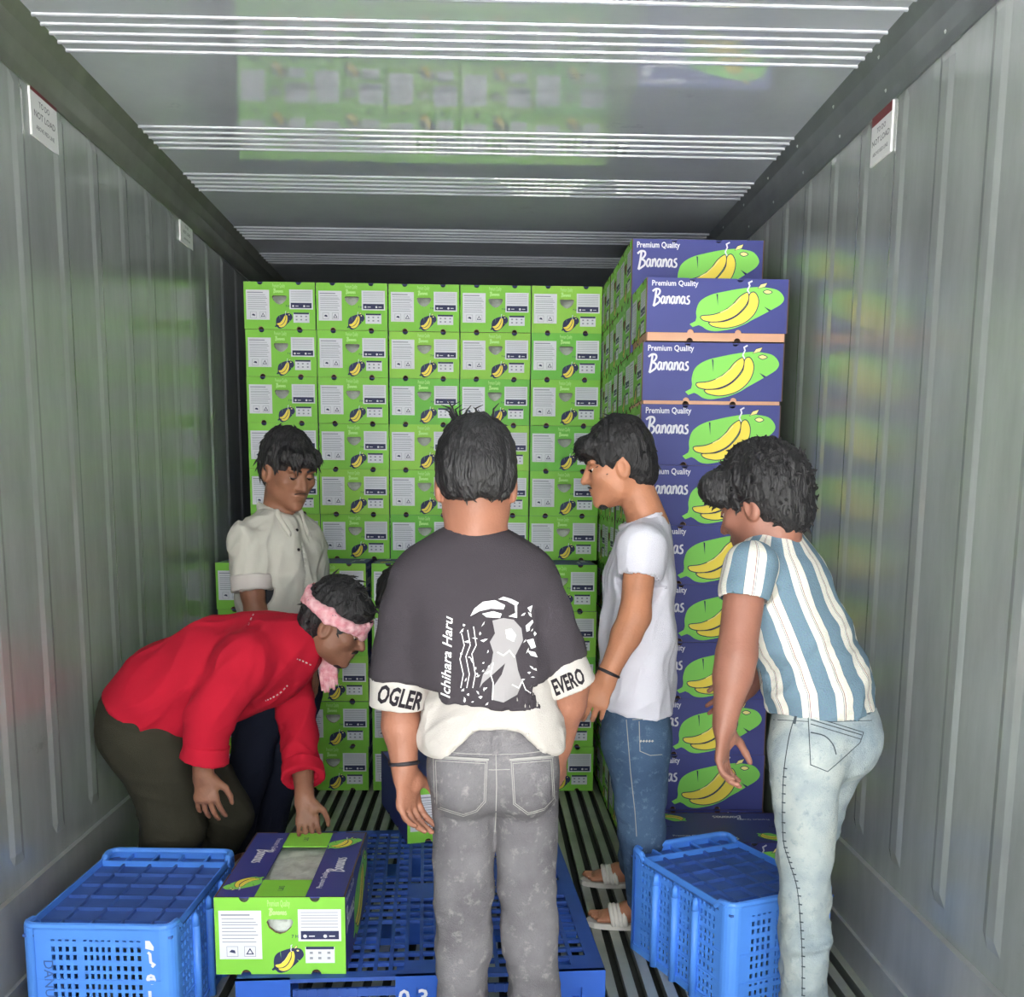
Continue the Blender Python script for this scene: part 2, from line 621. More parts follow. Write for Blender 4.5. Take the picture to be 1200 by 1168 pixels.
LEAFP = [(560, 592), (565, 555), (562, 515), (576, 460), (610, 425), (660, 400), (720, 384), (790, 368), (850, 358), (910, 352), (965, 356), (1018, 368), (1050, 396), (1062, 430), (1042, 464), (990, 500), (930, 538), (880, 568), (845, 592), (780, 622), (720, 636), (672, 642), (630, 634), (598, 612)]
BAN1 = [(588, 548), (602, 541), (660, 534), (720, 508), (768, 468), (800, 424), (832, 396), (853, 389), (860, 420), (850, 460), (820, 506), (780, 545), (722, 573), (660, 583), (610, 575), (591, 561)]
BAN2 = [(862, 402), (884, 384), (904, 400), (917, 440), (910, 492), (886, 540), (840, 585), (782, 611), (722, 621), (662, 611), (638, 593), (646, 583), (722, 578), (782, 550), (826, 508), (856, 460)]
def nb(pts, ox, oy, w_, h_):
    """crop pixels of the traced side print to metres on a face w_ wide, h_ high"""
    return [(ox+(x-275)/815*w_, oy+(1-(y-300)/352)*h_) for x, y in pts]
def emblem(p, ox, oy, w_, h_, leaf=1, ol=0.0028, lift=2, stem=True):
    p.poly(smoothpath(nb(LEAFP, ox, oy, w_, h_), 3), leaf, lift)
    p.poly(nb([(527, 598), (560, 578), (578, 560), (588, 600), (545, 617)], ox, oy, w_, h_), leaf, lift+0.5)
    for slit in ([(674, 400), (683, 402), (685, 476)], [(950, 478), (990, 500), (978, 508)]):
        p.poly(nb(slit, ox, oy, w_, h_), 3 if leaf == 1 else 1, lift+1)
    for b_, m_ in ((BAN2, 2), (BAN1, 2)):
        q = smoothpath(nb(b_, ox, oy, w_, h_), 3)
        p.poly(q, m_, lift+(2 if b_ is BAN1 else 1))
        p.stroke(q, ol, 3, lift+3, closed=True)
    p.stroke(nb([(700, 522), (740, 500), (790, 452), (815, 420)], ox, oy, w_, h_), ol*1.2, 7, lift+4)
    if stem:
        p.stroke(nb([(862, 395), (850, 372), (862, 345), (856, 326), (876, 314)], ox, oy, w_, h_), ol*1.7, 0, lift+4)
        q = nb([(908, 362), (925, 335), (962, 324), (950, 350)], ox, oy, w_, h_)
        p.poly(q, 7, lift+3); p.stroke(q, ol*0.6, 3, lift+4, closed=True)
        q = smoothpath(nb([(940, 382), (965, 370), (992, 384), (965, 397)], ox, oy, w_, h_), 3)
        p.poly(q, 7, lift+3); p.stroke(q, ol*0.8, 3, lift+4, closed=True)

def hand_word(p, x, y, s, mi, lift=2, wd=0.13, rot=0.0):
    """the brush-lettered word Bananas, s = height of the B"""
    cnt = [0]
    def put(pts, w2=wd):
        cnt[0] += 1
        c, sn = math.cos(rot), math.sin(rot)
        pts = smoothpath(pts, 3, closed=False)
        p.stroke([(x+s*(c*a-sn*b), y+s*(sn*a+c*b)) for a, b in pts], w2*s, mi, lift+0.22*cnt[0])
    put([(0.20, 1.0), (0.16, 0.6), (0.08, 0.1), (0.02, -0.14)], wd*1.1)
    put([(-0.06, 0.86), (0.15, 1.02), (0.40, 1.0), (0.46, 0.82), (0.34, 0.62), (0.18, 0.52)])
    put([(0.18, 0.52), (0.42, 0.42), (0.44, 0.18), (0.24, 0.0), (0.02, -0.14)])
    xx = 0.56
    for ch in 'ananas':
        if ch == 'a':
            put([(xx+0.24, 0.48), (xx+0.10, 0.52), (xx, 0.28), (xx+0.06, 0.06), (xx+0.18, 0.14), (xx+0.25, 0.50)], wd*0.9)
            put([(xx+0.25, 0.52), (xx+0.24, 0.22), (xx+0.32, 0.02)], wd*0.9)
            xx += 0.37
        elif ch == 'n':
            put([(xx+0.03, 0.54), (xx+0.02, 0.04)], wd*0.9)
            put([(xx+0.02, 0.22), (xx+0.14, 0.52), (xx+0.23, 0.44), (xx+0.23, 0.04)], wd*0.9)
            xx += 0.34
        else:
            put([(xx+0.22, 0.56), (xx+0.08, 0.52), (xx+0.06, 0.38), (xx+0.20, 0.24), (xx+0.16, 0.06), (xx, 0.04)], wd*0.9)
            xx += 0.3

def notched(wd, ht, ct, rb, top=True, bottom=True, n=7):
    """outline of a panel with half-round vents in its upper and lower edge"""
    pts = [(0, 0)]
    arc = [(math.cos(math.pi*k/n), math.sin(math.pi*k/n)) for k in range(n+1)]
    if bottom:
        for c in ct:
            pts += [(c-rb*a, rb*b) for a, b in arc]
    pts += [(wd, 0), (wd, ht)]
    if top:
        for c in reversed(ct):
            pts += [(c+rb*a, ht-rb*b) for a, b in arc]
    pts += [(0, ht)]
    return pts

HOLE = [(0.41, 0.715), (0.59, 0.715), (0.602, 0.68), (0.585, 0.61), (0.54, 0.545), (0.50, 0.525), (0.46, 0.545), (0.415, 0.61), (0.398, 0.68)]

def make_carton(open_top=False, lifted=0.0, full=True):
    e = empty('banana_carton', (0, 0, 0))
    t = 0.004
    # lid: green ends, navy sides, navy top
    z0 = lifted
    mb = MB()
    hh = CH-z0
    hole = [[(a*CW, b*hh) for a, b in HOLE]]
    panel(notched(CW, hh, [0.23*CW, 0.77*CW], 0.0125), hole, (0, 0, z0), (1, 0, 0), (0, 0, 1), t, mb, 0, 2)
    panel(notched(CW, hh, [0.23*CW, 0.77*CW], 0.0125), [], (CW, CL, z0), (-1, 0, 0), (0, 0, 1), t, mb, 0, 2)
    panel(notched(CL-2*t, hh, [0.31*CL, 0.645*CL], 0.0115), [], (CW, t, z0), (0, 1, 0), (0, 0, 1), t, mb, 1, 2)
    panel(notched(CL-2*t, hh, [0.31*CL, 0.645*CL], 0.0115), [], (0, CL-t, z0), (0, -1, 0), (0, 0, 1), t, mb, 1, 2)
    if open_top:
        g = 0.098
        for (x0, x1, y0, y1, m_) in ((t, g, t, CL-t, 1), (CW-g, CW-t, t, CL-t, 1), (g, CW-g, t, 0.118, 0), (g, CW-g, CL-0.118, CL-t, 0)):
            b0 = len(mb.v)
            mb.box(x0, x1, y0, y1, CH-t, CH-0.0005, m_)
    else:
        mb.box(t, CW-t, t, CL-t, CH-t, CH-0.0005, 1)
    mb.build('lid', [LGREEN, LNAVY, CARDIN], parent=e)
    # base tray showing below the lid and inside the vents
    mb = MB()
    d = t+0.0015
    hb = CH*0.9
    panel(notched(CW-2*d, hb, [0.23*CW-d, 0.77*CW-d], 0.0115, top=False), [[(a*CW-d, b*CH) for a, b in HOLE]], (d, d, 0.0), (1, 0, 0), (0, 0, 1), 0.003, mb, 0, 1)
    panel(notched(CL-2*d-0.006, hb, [0.31*CL-d, 0.645*CL-d], 0.0115, top=False), [], (CW-d, d+0.003, 0.0), (0, 1, 0), (0, 0, 1), 0.003, mb, 0, 1)
    panel(notched(CL-2*d-0.006, hb, [0.31*CL-d, 0.645*CL-d], 0.0115, top=False), [], (d, CL-d-0.003, 0.0), (0, -1, 0), (0, 0, 1), 0.003, mb, 0, 1)
    panel([(0, 0), (CW-2*d, 0), (CW-2*d, hb), (0, hb)], [], (CW-d, CL-d, 0), (-1, 0, 0), (0, 0, 1), 0.003, mb, 0, 1)
    mb.box(d+0.004, CW-d-0.004, d+0.004, CL-d-0.004, 0.001, 0.004, 1)
    mb.build('base_tray', [CARD, CARDIN], parent=e)
    if full:
        # plastic liner around the fruit, seen through the hand hole
        nx, ny = (14, 18) if open_top else (5, 6)
        vs_, fs_ = [], []
        zt = CH-0.012 if open_top else CH*0.80
        x0, x1, y0, y1 = 0.035, CW-0.035, 0.024, CL-0.03
        for j in range(ny+1):
            for i in range(nx+1):
                a, b = i/nx, j/ny
                r_ = 0.008 if open_top else 0.02
                vs_.append((x0+(x1-x0)*a, y0+(y1-y0)*b, zt-random.random()*r_-0.01*abs(a-0.5)))
        fs_ = [(j*(nx+1)+i, j*(nx+1)+i+1, (j+1)*(nx+1)+i+1, (j+1)*(nx+1)+i) for j in range(ny) for i in range(nx)]
        o = len(vs_)
        for i in range(nx+1):
            vs_.append((x0+(x1-x0)*i/nx, y0-0.004-0.008*random.random(), CH*0.45))
        fs_ += [(o+i, o+i+1, i+1, i) for i in range(nx)]
        mk('plastic_liner', vs_, fs_, BAG, parent=e, smooth=True)
    return e

def end_prints(e):
    O, U, V = (0, 0, 0), (1, 0, 0), (0, 0, 1)
    W_, H_ = CW, CH
    def out(p, name):
        mk(name, p.place(O, U, V), p.f, PM, parent=e, mi=p.m)
    p = Print2D()
    p.rect(0.032*W_, 0.20*H_, 0.358*W_, 0.83*H_, 0, 1)
    p.rect(0.05*W_, 0.765*H_, 0.27*W_, 0.785*H_, 5, 2)
    for k, f in enumerate([0.72, 0.675, 0.645, 0.60, 0.555, 0.51, 0.465, 0.42]):
        p.rect(0.055*W_, f*H_, (0.30+0.03*((k*7) % 3)/2)*W_, (f+0.010)*H_, 5, 2)
    for cx_ in (0.13, 0.265):
        q = [(cx_-0.042, 0.235), (cx_+0.042, 0.235), (cx_+0.042, 0.365), (cx_-0.042, 0.365)]
        p.stroke([(a*W_, b*H_) for a, b in q], 0.0012, 5, 2, closed=True)
    p.poly([(0.105*W_, 0.295*H_), (0.155*W_, 0.275*H_), (0.15*W_, 0.315*H_), (0.125*W_, 0.325*H_)], 3, 3)
    q = [(0.265+0.028*math.cos(a), 0.29+0.045*math.sin(a)) for a in (1.57, 3.66, 5.76)]
    p.stroke([(a*W_, b*H_) for a, b in q], 0.0028, 3, 3, closed=True)
    out(p, 'handling_label')
    p = Print2D()
    p.rect(0.638*W_, 0.43*H_, 0.968*W_, 0.845*H_, 0, 1)
    for f in [0.80, 0.765, 0.73, 0.69, 0.65, 0.61]:
        p.rect(0.66*W_, f*H_, 0.945*W_, (f+0.008)*H_, 5, 2)
    p.rect(0.658*W_, 0.455*H_, 0.95*W_, 0.565*H_, 3, 2)
    for cx_ in (0.69, 0.845):
        p.poly([(cx_*W_+0.005*math.cos(a), 0.497*H_+0.005*math.sin(a)) for a in np.linspace(0, 5.6, 7)], 0, 3)
        p.rect((cx_+0.03)*W_, 0.49*H_, (cx_+0.075)*W_, 0.505*H_, 0, 3)
    out(p, 'producer_label')
    p = Print2D()
    p.rect(0.69*W_, 0.145*H_, 0.915*W_, 0.355*H_, 0, 1)
    p.rect(0.695*W_, 0.325*H_, 0.91*W_, 0.36*H_, 3, 2)
    for a in (0.735, 0.80, 0.87):
        for b in (0.265, 0.195):
            p.rect((a-0.012)*W_, b*H_, (a+0.012)*W_, (b+0.03)*H_, 5, 2)
    out(p, 'weight_label')
    p = Print2D()
    p.text('Premium Quality', 0.405*W_, 0.885*H_, 0.024, 4, 1, sx=0.34, bold=0.01)
    hand_word(p, 0.42*W_, 0.775*H_, 0.0165, 4, 1, wd=0.2)
    out(p, 'word_print')
    p = Print2D()
    emblem(p, 0.31*W_, 0.005*H_, 0.38*W_, 0.40*H_, leaf=3, ol=0.0014, lift=1)
    p.text('7 H', 0.585*W_, 0.475*H_, 0.012, 3, 1, bold=0.01)
    out(p, 'emblem_print')

def side_prints(e, z0=0.0):
    p = Print2D()
    hh = CH-z0
    k = hh/CH
    p.text('Premium Quality', 0.036*CL, 0.855*hh, 0.029*k, 0, 1, bold=0.018, sx=0.80/k)
    hand_word(p, 0.050*CL, 0.515*hh, 0.056*k, 0, 1, wd=0.125)
    mk('word_print', p.place((CW, 0.0, z0), (0, 1, 0), (0, 0, 1)), p.f, PM, parent=e, mi=p.m)
    p = Print2D()
    emblem(p, 0.0, 0.0, CL, hh, leaf=1, ol=0.0030, lift=1)
    mk('emblem_print', p.place((CW, 0.0, z0), (0, 1, 0), (0, 0, 1)), p.f, PM, parent=e, mi=p.m)

def top_prints(e):
    """two navy flaps, each with the word along it and a small emblem"""
    def out(p, name):
        mk(name, p.place((0, 0, CH-0.0005), (1, 0, 0), (0, 1, 0)), p.f, PM, parent=e, mi=p.m)
    for k in (0, 1):
        rot = -math.pi/2 if k == 0 else math.pi/2
        p = Print2D()
        if k == 0:
            hand_word(p, 0.038, 0.345, 0.040, 0, 1, wd=0.13, rot=rot)
            p.text('Premium Quality', 0.072, 0.44, 0.021, 0, 1, rot=rot, bold=0.012, sx=0.8)
        else:
            hand_word(p, CW-0.030, 0.175, 0.040, 0, 1, wd=0.13, rot=rot)
            p.text('Premium Quality', CW-0.066, 0.06, 0.021, 0, 1, rot=rot, bold=0.012, sx=0.8)
        out(p, 'word_print')
        q = Print2D()
        emblem(q, -0.105, -0.048, 0.16, 0.092, leaf=1, ol=0.0018, lift=1)
        cx_, cy_ = (0.052, 0.088) if k == 0 else (CW-0.052, CL-0.088)
        a = math.radians(195 if k == 0 else 15)
        c, s_ = math.cos(a), math.sin(a)
        p = Print2D()
        p.v = [(cx_+c*x-s_*y, cy_+s_*x+c*y, l) for x, y, l in q.v]
        p.f, p.m = q.f, q.m
        out(p, 'emblem_print')
    for y_ in (0.06, CL-0.06):
        p = Print2D()
        p.text('L&S', CW/2, y_, 0.02, 3, 1, align='CENTER', rot=math.pi/2)
        out(p, 'strip_print')

proto = make_carton()
end_prints(proto); side_prints(proto)
proto_top = make_carton()
end_prints(proto_top); side_prints(proto_top); top_prints(proto_top)
plain = make_carton(full=False)
end_prints(plain); side_prints(plain)
raised = make_carton(lifted=0.028)
end_prints(raised); side_prints(raised, 0.028)
half = make_carton(lifted=0.012)
end_prints(half); side_prints(half, 0.012)

ORD = ['first', 'second', 'third', 'fourth', 'fifth', 'sixth', 'seventh', 'eighth', 'ninth', 'tenth', 'eleventh']
used_proto = set()
ALT = {}
def carton(src, loc, rz, label, group):
    if src.name not in used_proto:
        used_proto.add(src.name)
        c = src
    else:
        c = copy_tree(src)
    c.location = loc
    c.rotation_euler = (0, 0, rz)
    pick = random.random()
    if pick < 0.34 and c is not src:
        for ch in c.children:
            if ch.name.startswith('lid'):
                if (ch.data.name, pick < 0.17) not in ALT:
                    me = ch.data.copy()
                    me.materials[0] = LGREEN2 if pick < 0.17 else LGREEN3
                    ALT[(ch.data.name, pick < 0.17)] = me
                ch.data = ALT[(ch.data.name, pick < 0.17)]
    tag(c, label, 'carton', group)
    return c

CX0, PX = -1.036, 0.3265
COLN = ['leftmost column', 'second column from left', 'middle column', 'fourth column from left', 'rightmost column']
BACKTOP, NB = 2.290, 11
zoff = [0.012, 0.0, 0.004, -0.006, 0.008]
for c_ in range(5):
    for r_ in range(NB):
        hidden = r_ >= 6
        z = 0.0 + (NB-1-r_)*0.2082
        x = CX0 + c_*PX + random.uniform(-0.0012, 0.0012)
        y = 4.857 + random.uniform(-0.008, 0.012) + (0.215 if hidden else 0)
        carton(plain if hidden else proto, (x, y, z), random.uniform(-0.004, 0.004),
               'green carton in tall back stack, %s, %s from top' % (COLN[c_], ORD[r_]),
               'cartons hidden behind the front stack' if hidden else 'cartons of the tall back stack')
for c_ in range(5):
    for r_ in range(5):
        z = (4-r_)*0.2082
        x = -1.128 + c_*0.342 + random.uniform(-0.003, 0.003)
        carton(proto_top if r_ == 0 else proto, (x, 4.56+random.uniform(-0.006, 0.006), z), random.uniform(-0.004, 0.004),
               'green carton in waist-high front stack, %s, %s from top' % (COLN[c_], ORD[r_]), 'cartons of the waist-high front stack')

# right-hand stack: long navy sides face the door, green ends face the aisle
RX = 0.600
tops = 0.2082
for r_ in range(9):
    src = raised if r_ == 0 else (half if r_ == 1 else proto)
    z = 0.2085 + (8-r_)*0.2085 + (0.004 if r_ == 0 else 0)
    dx = [0.004, 0.0, -0.003, 0.0, -0.006, 0.003, 0.002, -0.004, 0.0][r_]
    carton(src, (RX+dx, 3.62+CW+0.003*(r_ % 3), z), -math.pi/2 + [0.005, -0.005, 0.0, 0.004, -0.004, 0.0, 0.004, 0.0, -0.003][r_],
           'navy carton side with banana print, right-hand front column, %s from top' % ORD[r_], 'cartons of the right-hand front column')
carton(proto_top, (RX+0.045, 3.27+CW, 0), -math.pi/2, 'navy carton on the floor jutting out under the right-hand column', 'cartons of the right-hand foot')
carton(plain, (RX, 3.62+CW, 0), -math.pi/2, 'floor-level carton under the right-hand front column, behind the jutting one', 'cartons of the right-hand foot')
for k, yf in enumerate((3.950, 4.278, 4.606)):
    for r_ in range(11):
        src = proto if r_ < 7 else plain
        carton(src, (RX+random.uniform(-0.004, 0.006), yf+CW, (10-r_)*0.2082), -math.pi/2+random.uniform(-0.004, 0.004),
               'green carton end facing the aisle, right-hand stack, %s column back, %s from top' % (ORD[k+1], ORD[r_]), 'cartons behind the right-hand front column')
# ------------------------------------------------------------------ plastic pallet
PBLUE = mat('pallet_blue', (40, 92, 190), 0.45, var=0.10, vscale=6)
PDEEP = mat('pallet_deck_blue', (44, 80, 160), 0.5, var=0.15, vscale=6)
CRATE = mat('crate_blue', (84, 146, 236), 0.42, var=0.06, vscale=5)
CRATED = mat('crate_base_blue', (64, 98, 170), 0.5, var=0.12, vscale=7)
def pallet():
    e = empty('plastic_pallet', (-0.56, 2.42, 0.0), math.radians(3.2))
    tag(e, 'blue plastic pallet with slotted deck lying on the floor in the middle', 'pallet')
    PW, PL, PH = 0.935, 1.13, 0.150
    # slotted deck
    xs = [0.0]
    n = 22
    rim = 0.035
    cw = (PW-2*rim)/n
    bw = 0.010
    xs = [0, rim]
    for i in range(n):
        xs += [rim+cw*(i+1)-bw, rim+cw*(i+1)]
    xs[-1] = PW-rim
    xs[-2] = PW-rim-bw*0.5
    xs += [PW]
    m = 20
    ch = (PL-2*rim)/m
    zs = [0, rim]
    for i in range(m):
        zs += [rim+ch*(i+1)-0.013, rim+ch*(i+1)]
    zs[-1] = PL-rim
    zs[-2] = PL-rim-0.006
    zs += [PL]
    occ = [[True]*(len(zs)-1) for _ in range(len(xs)-1)]
    for i in range(n):
        for k in range(m):
            solid = i in (0, 10, 11, 21) and k in (0, 9, 10, 19)
            if not solid:
                occ[1+2*i][1+2*k] = False
            # long slots in the middle of each quarter
            if (i in (3, 5, 16, 18)) and k in (2, 3, 13, 14):
                occ[1+2*i][2+2*k] = False
            if i in (8, 10, 12) and k in (2, 3, 4, 12, 13, 14):
                occ[1+2*i][2+2*k] = False
    mb = MB()
    occ_panel(xs, zs, occ, PH, PH-0.010, mb, lambda x, y, z: (x, z, y))
    mb.build('deck', PDEEP, parent=e)
    # underside runners and front lip with small teeth
    mb = MB()
    for y0 in (0.0, PL/2-0.06, PL-0.12):
        mb.box(0.0, PW, y0, y0+0.12, 0.0, 0.022)
    mb.build('runner', PBLUE, parent=e)
    mb = MB()
    mb.box(0.14, PW-0.14, 0.002, 0.010, PH-0.052, PH-0.030)
    for i in range(26):
        mb.box(0.15+i*0.025, 0.153+i*0.025, -0.002, 0.002, PH-0.052, PH-0.030)
    mb.build('front_lip', PDEEP, parent=e)
    for iy, yb in enumerate((0.0, PL/2-0.075, PL-0.15)):
        for ix, xb in enumerate((0.0, PW/2-0.07, PW-0.135)):
            wd = 0.14 if ix == 1 else 0.135
            mb = MB()
            z0, z1 = 0.022, PH-0.030
            if iy == 0:
                # hollow-fronted block: frame, recessed face and a small square socket
                mb.box(xb, xb+wd, yb+0.012, yb+0.15, z0, z1)
                hx0, hx1 = (xb+0.045, xb+0.075)
                if ix == 1:
                    mb.box(xb, xb+wd, yb-0.002, yb+0.012, z0, PH)
                else:
                    mb.box(xb, hx0, yb-0.002, yb+0.012, z0, PH)
                    mb.box(hx1, xb+wd, yb-0.002, yb+0.012, z0, PH)
                    mb.box(hx0, hx1, yb-0.002, yb+0.012, z0, 0.060)
                    mb.box(hx0, hx1, yb-0.002, yb+0.012, 0.105, PH)
                    mb.box(hx0+0.007, hx1-0.007, yb+0.004, yb+0.012, 0.060, 0.075)
            else:
                mb.box(xb, xb+wd, yb, yb+0.15, z0, z1)
            b = mb.build('block', PBLUE, parent=e)
            if iy == 0 and ix == 1:
                p = Print2D()
                p.text('0 3 0', xb+wd/2, 0.071, 0.062, 0, 1, bold=0.02, align='CENTER')
                o = mk('number_print', p.place((0, yb-0.0025, 0), (1, 0, 0), (0, 0, 1)), p.f, WHITE, parent=b)
    return e
pallet()

# ------------------------------------------------------------------ slotted crates, standing upside down
def crate(name, loc, rz, CLN, CWD, H, label, marks):
    """local x: short side, local y: long side; near end at y = 0"""
    e = empty(name, loc, rz)
    tag(e, label, 'crate', 'blue crates beside the pallet')
    def side_wall(width, cols, xf, nrib, cr):
        # cols: list of (start, end, number of slots)
        xs = [cr*0.0]
        zrow = []
        z = 0.030
        rows = []
        while z < H-0.045:
            rows.append(z)
            z += 0.0215 if len(rows) % 2 else 0.027
        zs = [0.0]
        for z in rows:
            zs += [z, z+0.0135]
        zs += [H-0.012]
        xs = [cr]
        solid = []
        for (a, b, nn) in cols:
            st = (b-a)/nn
            if a > xs[-1]+1e-6:
                xs.append(a); solid.append(True)
            for i in range(nn):
                xs.append(a+st*i+st*0.52); solid.append(False)
                xs.append(a+st*(i+1)); solid.append(True)
        if width-cr > xs[-1]+1e-6:
            xs.append(width-cr); solid.append(True)
        occ = []
        for s_ in solid:
            occ.append([True if (s_ or k % 2 == 0) else False for k in range(len(zs)-1)])
        mb = MB()
        occ_panel(xs, zs, occ, 0.0, 0.004, mb, xf)
        return mb
    cr = 0.035
    # near and far ends
    we = CWD
    ce = [(0.075, 0.145, 4), (0.155, we-0.155+0.005, 5), (we-0.145, we-0.075, 4)]
    if we-0.31 < 0.03:
        ce = [(0.07, we/2-0.01, 5), (we/2+0.01, we-0.07, 5)]
    d_ = 0.006
    side_wall(we, ce, lambda x, y, z: (x, d_+y, z), 0, cr).build('end_wall', CRATE, parent=e)
    side_wall(we, ce, lambda x, y, z: (we-x, CLN-d_-y, z), 0, cr).build('end_wall', CRATE, parent=e)
    q = (CLN-2*0.055)/4
    cl = [(0.055+q*i+0.014, 0.055+q*(i+1)-0.010, 4) for i in range(4)]
    r1 = side_wall(CLN, cl, lambda x, y, z: (d_+y, CLN-x, z), 3, cr).build('side_wall', CRATE, parent=e)
    r2 = side_wall(CLN, cl, lambda x, y, z: (CWD-d_-y, x, z), 3, cr).build('side_wall', CRATE, parent=e)
    for s_ in (0, 1):
        for i in range(1, 4):
            mb = MB()
            yy = 0.055+q*i
            x = -0.006 if s_ == 0 else CWD-0.006
            mb.tube([(x+0.006, yy, 0.0), (x+0.006, yy, H-0.07)], 0.0115, 8)
            mb.tube([(x+0.006, yy, H-0.07), (x+0.006, yy, H-0.045), (x+0.006, yy, H-0.036)], [0.0115, 0.009, 0.003], 8)
            mb.build('rib', CRATE, parent=e, smooth=True)
    # rounded corner posts
    for (cx_, cy_, a0) in ((cr, cr, 180), (CWD-cr, cr, 270), (CWD-cr, CLN-cr, 0), (cr, CLN-cr, 90)):
        vs_, fs_ = [], []
        n = 6
        for z in (0.0, H-0.012):
            for rr in (cr, cr-0.006):
                for k in range(n+1):
                    a = math.radians(a0+90*k/n)
                    vs_.append((cx_+rr*math.cos(a), cy_+rr*math.sin(a), z))
        m = n+1
        for k in range(n):
            fs_.append((k, k+1, 2*m+k+1, 2*m+k))
            fs_.append((m+k+1, m+k, 3*m+k, 3*m+k+1))
            fs_.append((2*m+k, 2*m+k+1, 3*m+k+1, 3*m+k))
        mk('corner_post', vs_, fs_, CRATE, parent=e, smooth=False)
    # bands round the bottom and middle
    mb = MB()
    for (z0, z1, o_) in ((0.0, 0.022, 0.004), (H*0.52, H*0.52+0.008, 0.0015), (H*0.27, H*0.27+0.006, 0.0015)):
        mb.box(cr, CWD-cr, d_-o_, d_, z0, z1)
        mb.box(cr, CWD-cr, CLN-d_, CLN-d_+o_, z0, z1)
        mb.box(d_-o_, d_, cr, CLN-cr, z0, z1)
        mb.box(CWD-d_, CWD-d_+o_, cr, CLN-cr, z0, z1)
    mb.build('band', CRATE, parent=e)
    # base (uppermost): ribbed plate, lower than the raised end feet
    zb = H-0.030
    mb = MB()
    mb.box(0.006, CWD-0.006, 0.006, CLN-0.006, zb-0.006, zb)
    nx, ny = 5, 7
    for i in range(1, nx):
        x = CWD*i/nx
        mb.box(x-0.003, x+0.003, 0.02, CLN-0.02, zb, zb+0.009)
    for j in range(1, ny):
        y = CLN*j/ny
        mb.box(0.02, CWD-0.02, y-0.003, y+0.003, zb, zb+0.009)
    mb.build('base_plate', CRATED, parent=e)
    # raised foot rims at both ends: U-shaped, rounded
    for s_ in (0, 1):
        def yy(v):
            return v if s_ == 0 else CLN-v
        ret = 0.075
        pts = [(0.010, yy(ret), zb+0.002), (0.010, yy(ret-0.02), H-0.012), (0.010, yy(cr), H-0.009)]
        for k in range(1, 6):
            a = math.radians(180+90*k/6)
            pts.append((cr+(cr-0.010)*math.cos(a), yy(cr+(cr-0.010)*math.sin(a)), H-0.009))
        pts.append((cr, yy(0.010), H-0.009))
        p2 = [(CWD-x, y, z) for x, y, z in reversed(pts)]
        mb = MB()
        mb.tube(pts+p2, 0.0095, 8)
        b0 = len(mb.v)
        mb.box(cr, CWD-cr, min(yy(0.004), yy(0.014)), max(yy(0.004), yy(0.014)), H-0.04, H-0.009)
        for x in (0.004, CWD-0.014):
            mb.box(x, x+0.010, min(yy(cr), yy(ret-0.02)), max(yy(cr), yy(ret-0.02)), H-0.04, H-0.012)
        if s_ == 1:
            mb.box(0.014, CWD-0.014, CLN-0.085, CLN-0.078, zb, H-0.014)
            for i in range(1, nx):
                x = CWD*i/nx
                mb.box(x-0.003, x+0.003, CLN-0.080, CLN-0.012, zb, H-0.016)
        mb.build('foot_rim', CRATE, parent=e, smooth=False)
    # markings on the near end
    if marks:
        p = Print2D()
        xr = CWD-0.062
        p.poly([(xr-0.010, 0.257), (xr+0.010, 0.252), (xr+0.011, 0.262), (xr-0.002, 0.283), (xr-0.009, 0.280)], 0, 1)
        p.stroke([(xr-0.004, 0.248), (xr+0.001, 0.243), (xr+0.002, 0.222), (xr+0.010, 0.216), (xr+0.004, 0.210)], 0.007, 0, 1)
        p.text('e', xr-0.012, 0.166, 0.052, 0, 1, bold=0.03)
        p.text('J', xr-0.010, 0.112, 0.05, 0, 1, bold=0.03)
        mk('painted_mark', p.place((0, d_-0.0005, 0), (1, 0, 0), (0, 0, 1)), p.f, WHITE, parent=e)
        p = Print2D()
        p.text('DANU', 0.055, 0.225, 0.034, 0, 1, rot=-math.pi/2)
        mk('raised_lettering', p.place((0, d_-0.0012, 0), (1, 0, 0), (0, 0, 1)), p.f, CRATED, parent=e)
    return e
crate('plastic_crate', (-1.070, 2.385, 0), math.radians(-2.5), 0.55, 0.378, 0.318, 'blue slotted plastic crate upside down against the left wall', True)
crate('plastic_crate', (0.694, 2.482, 0), math.radians(23.5), 0.50, 0.355, 0.318, 'blue slotted plastic crate turned askew between the two men on the right', False)

# ------------------------------------------------------------------ the carton being set down on the pallet
near = make_carton(open_top=True)
end_prints(near); side_prints(near); top_prints(near)
near.location = (-0.616, 2.456, 0.1505)
near.scale = (1.015, 1.0, 0.985)
near.name = 'banana_carton'
tag(near, 'green and navy carton with open top strip at near corner of the blue pallet', 'carton')
# a second one at the far end of the pallet, held by the man hidden behind the one in the black shirt
far = copy_tree(proto)
far.location = (-0.205, 3.42, 0.1505)
far.rotation_euler = (0, 0, math.radians(16))
far['label'] = 'banana carton on the far end of the pallet, half hidden behind the man in black'
del far['group']
# ------------------------------------------------------------------ smooth solid modelling for people and clothes
def nrm(v):
    v = np.asarray(v, float)
    return v/(np.linalg.norm(v)+1e-9)

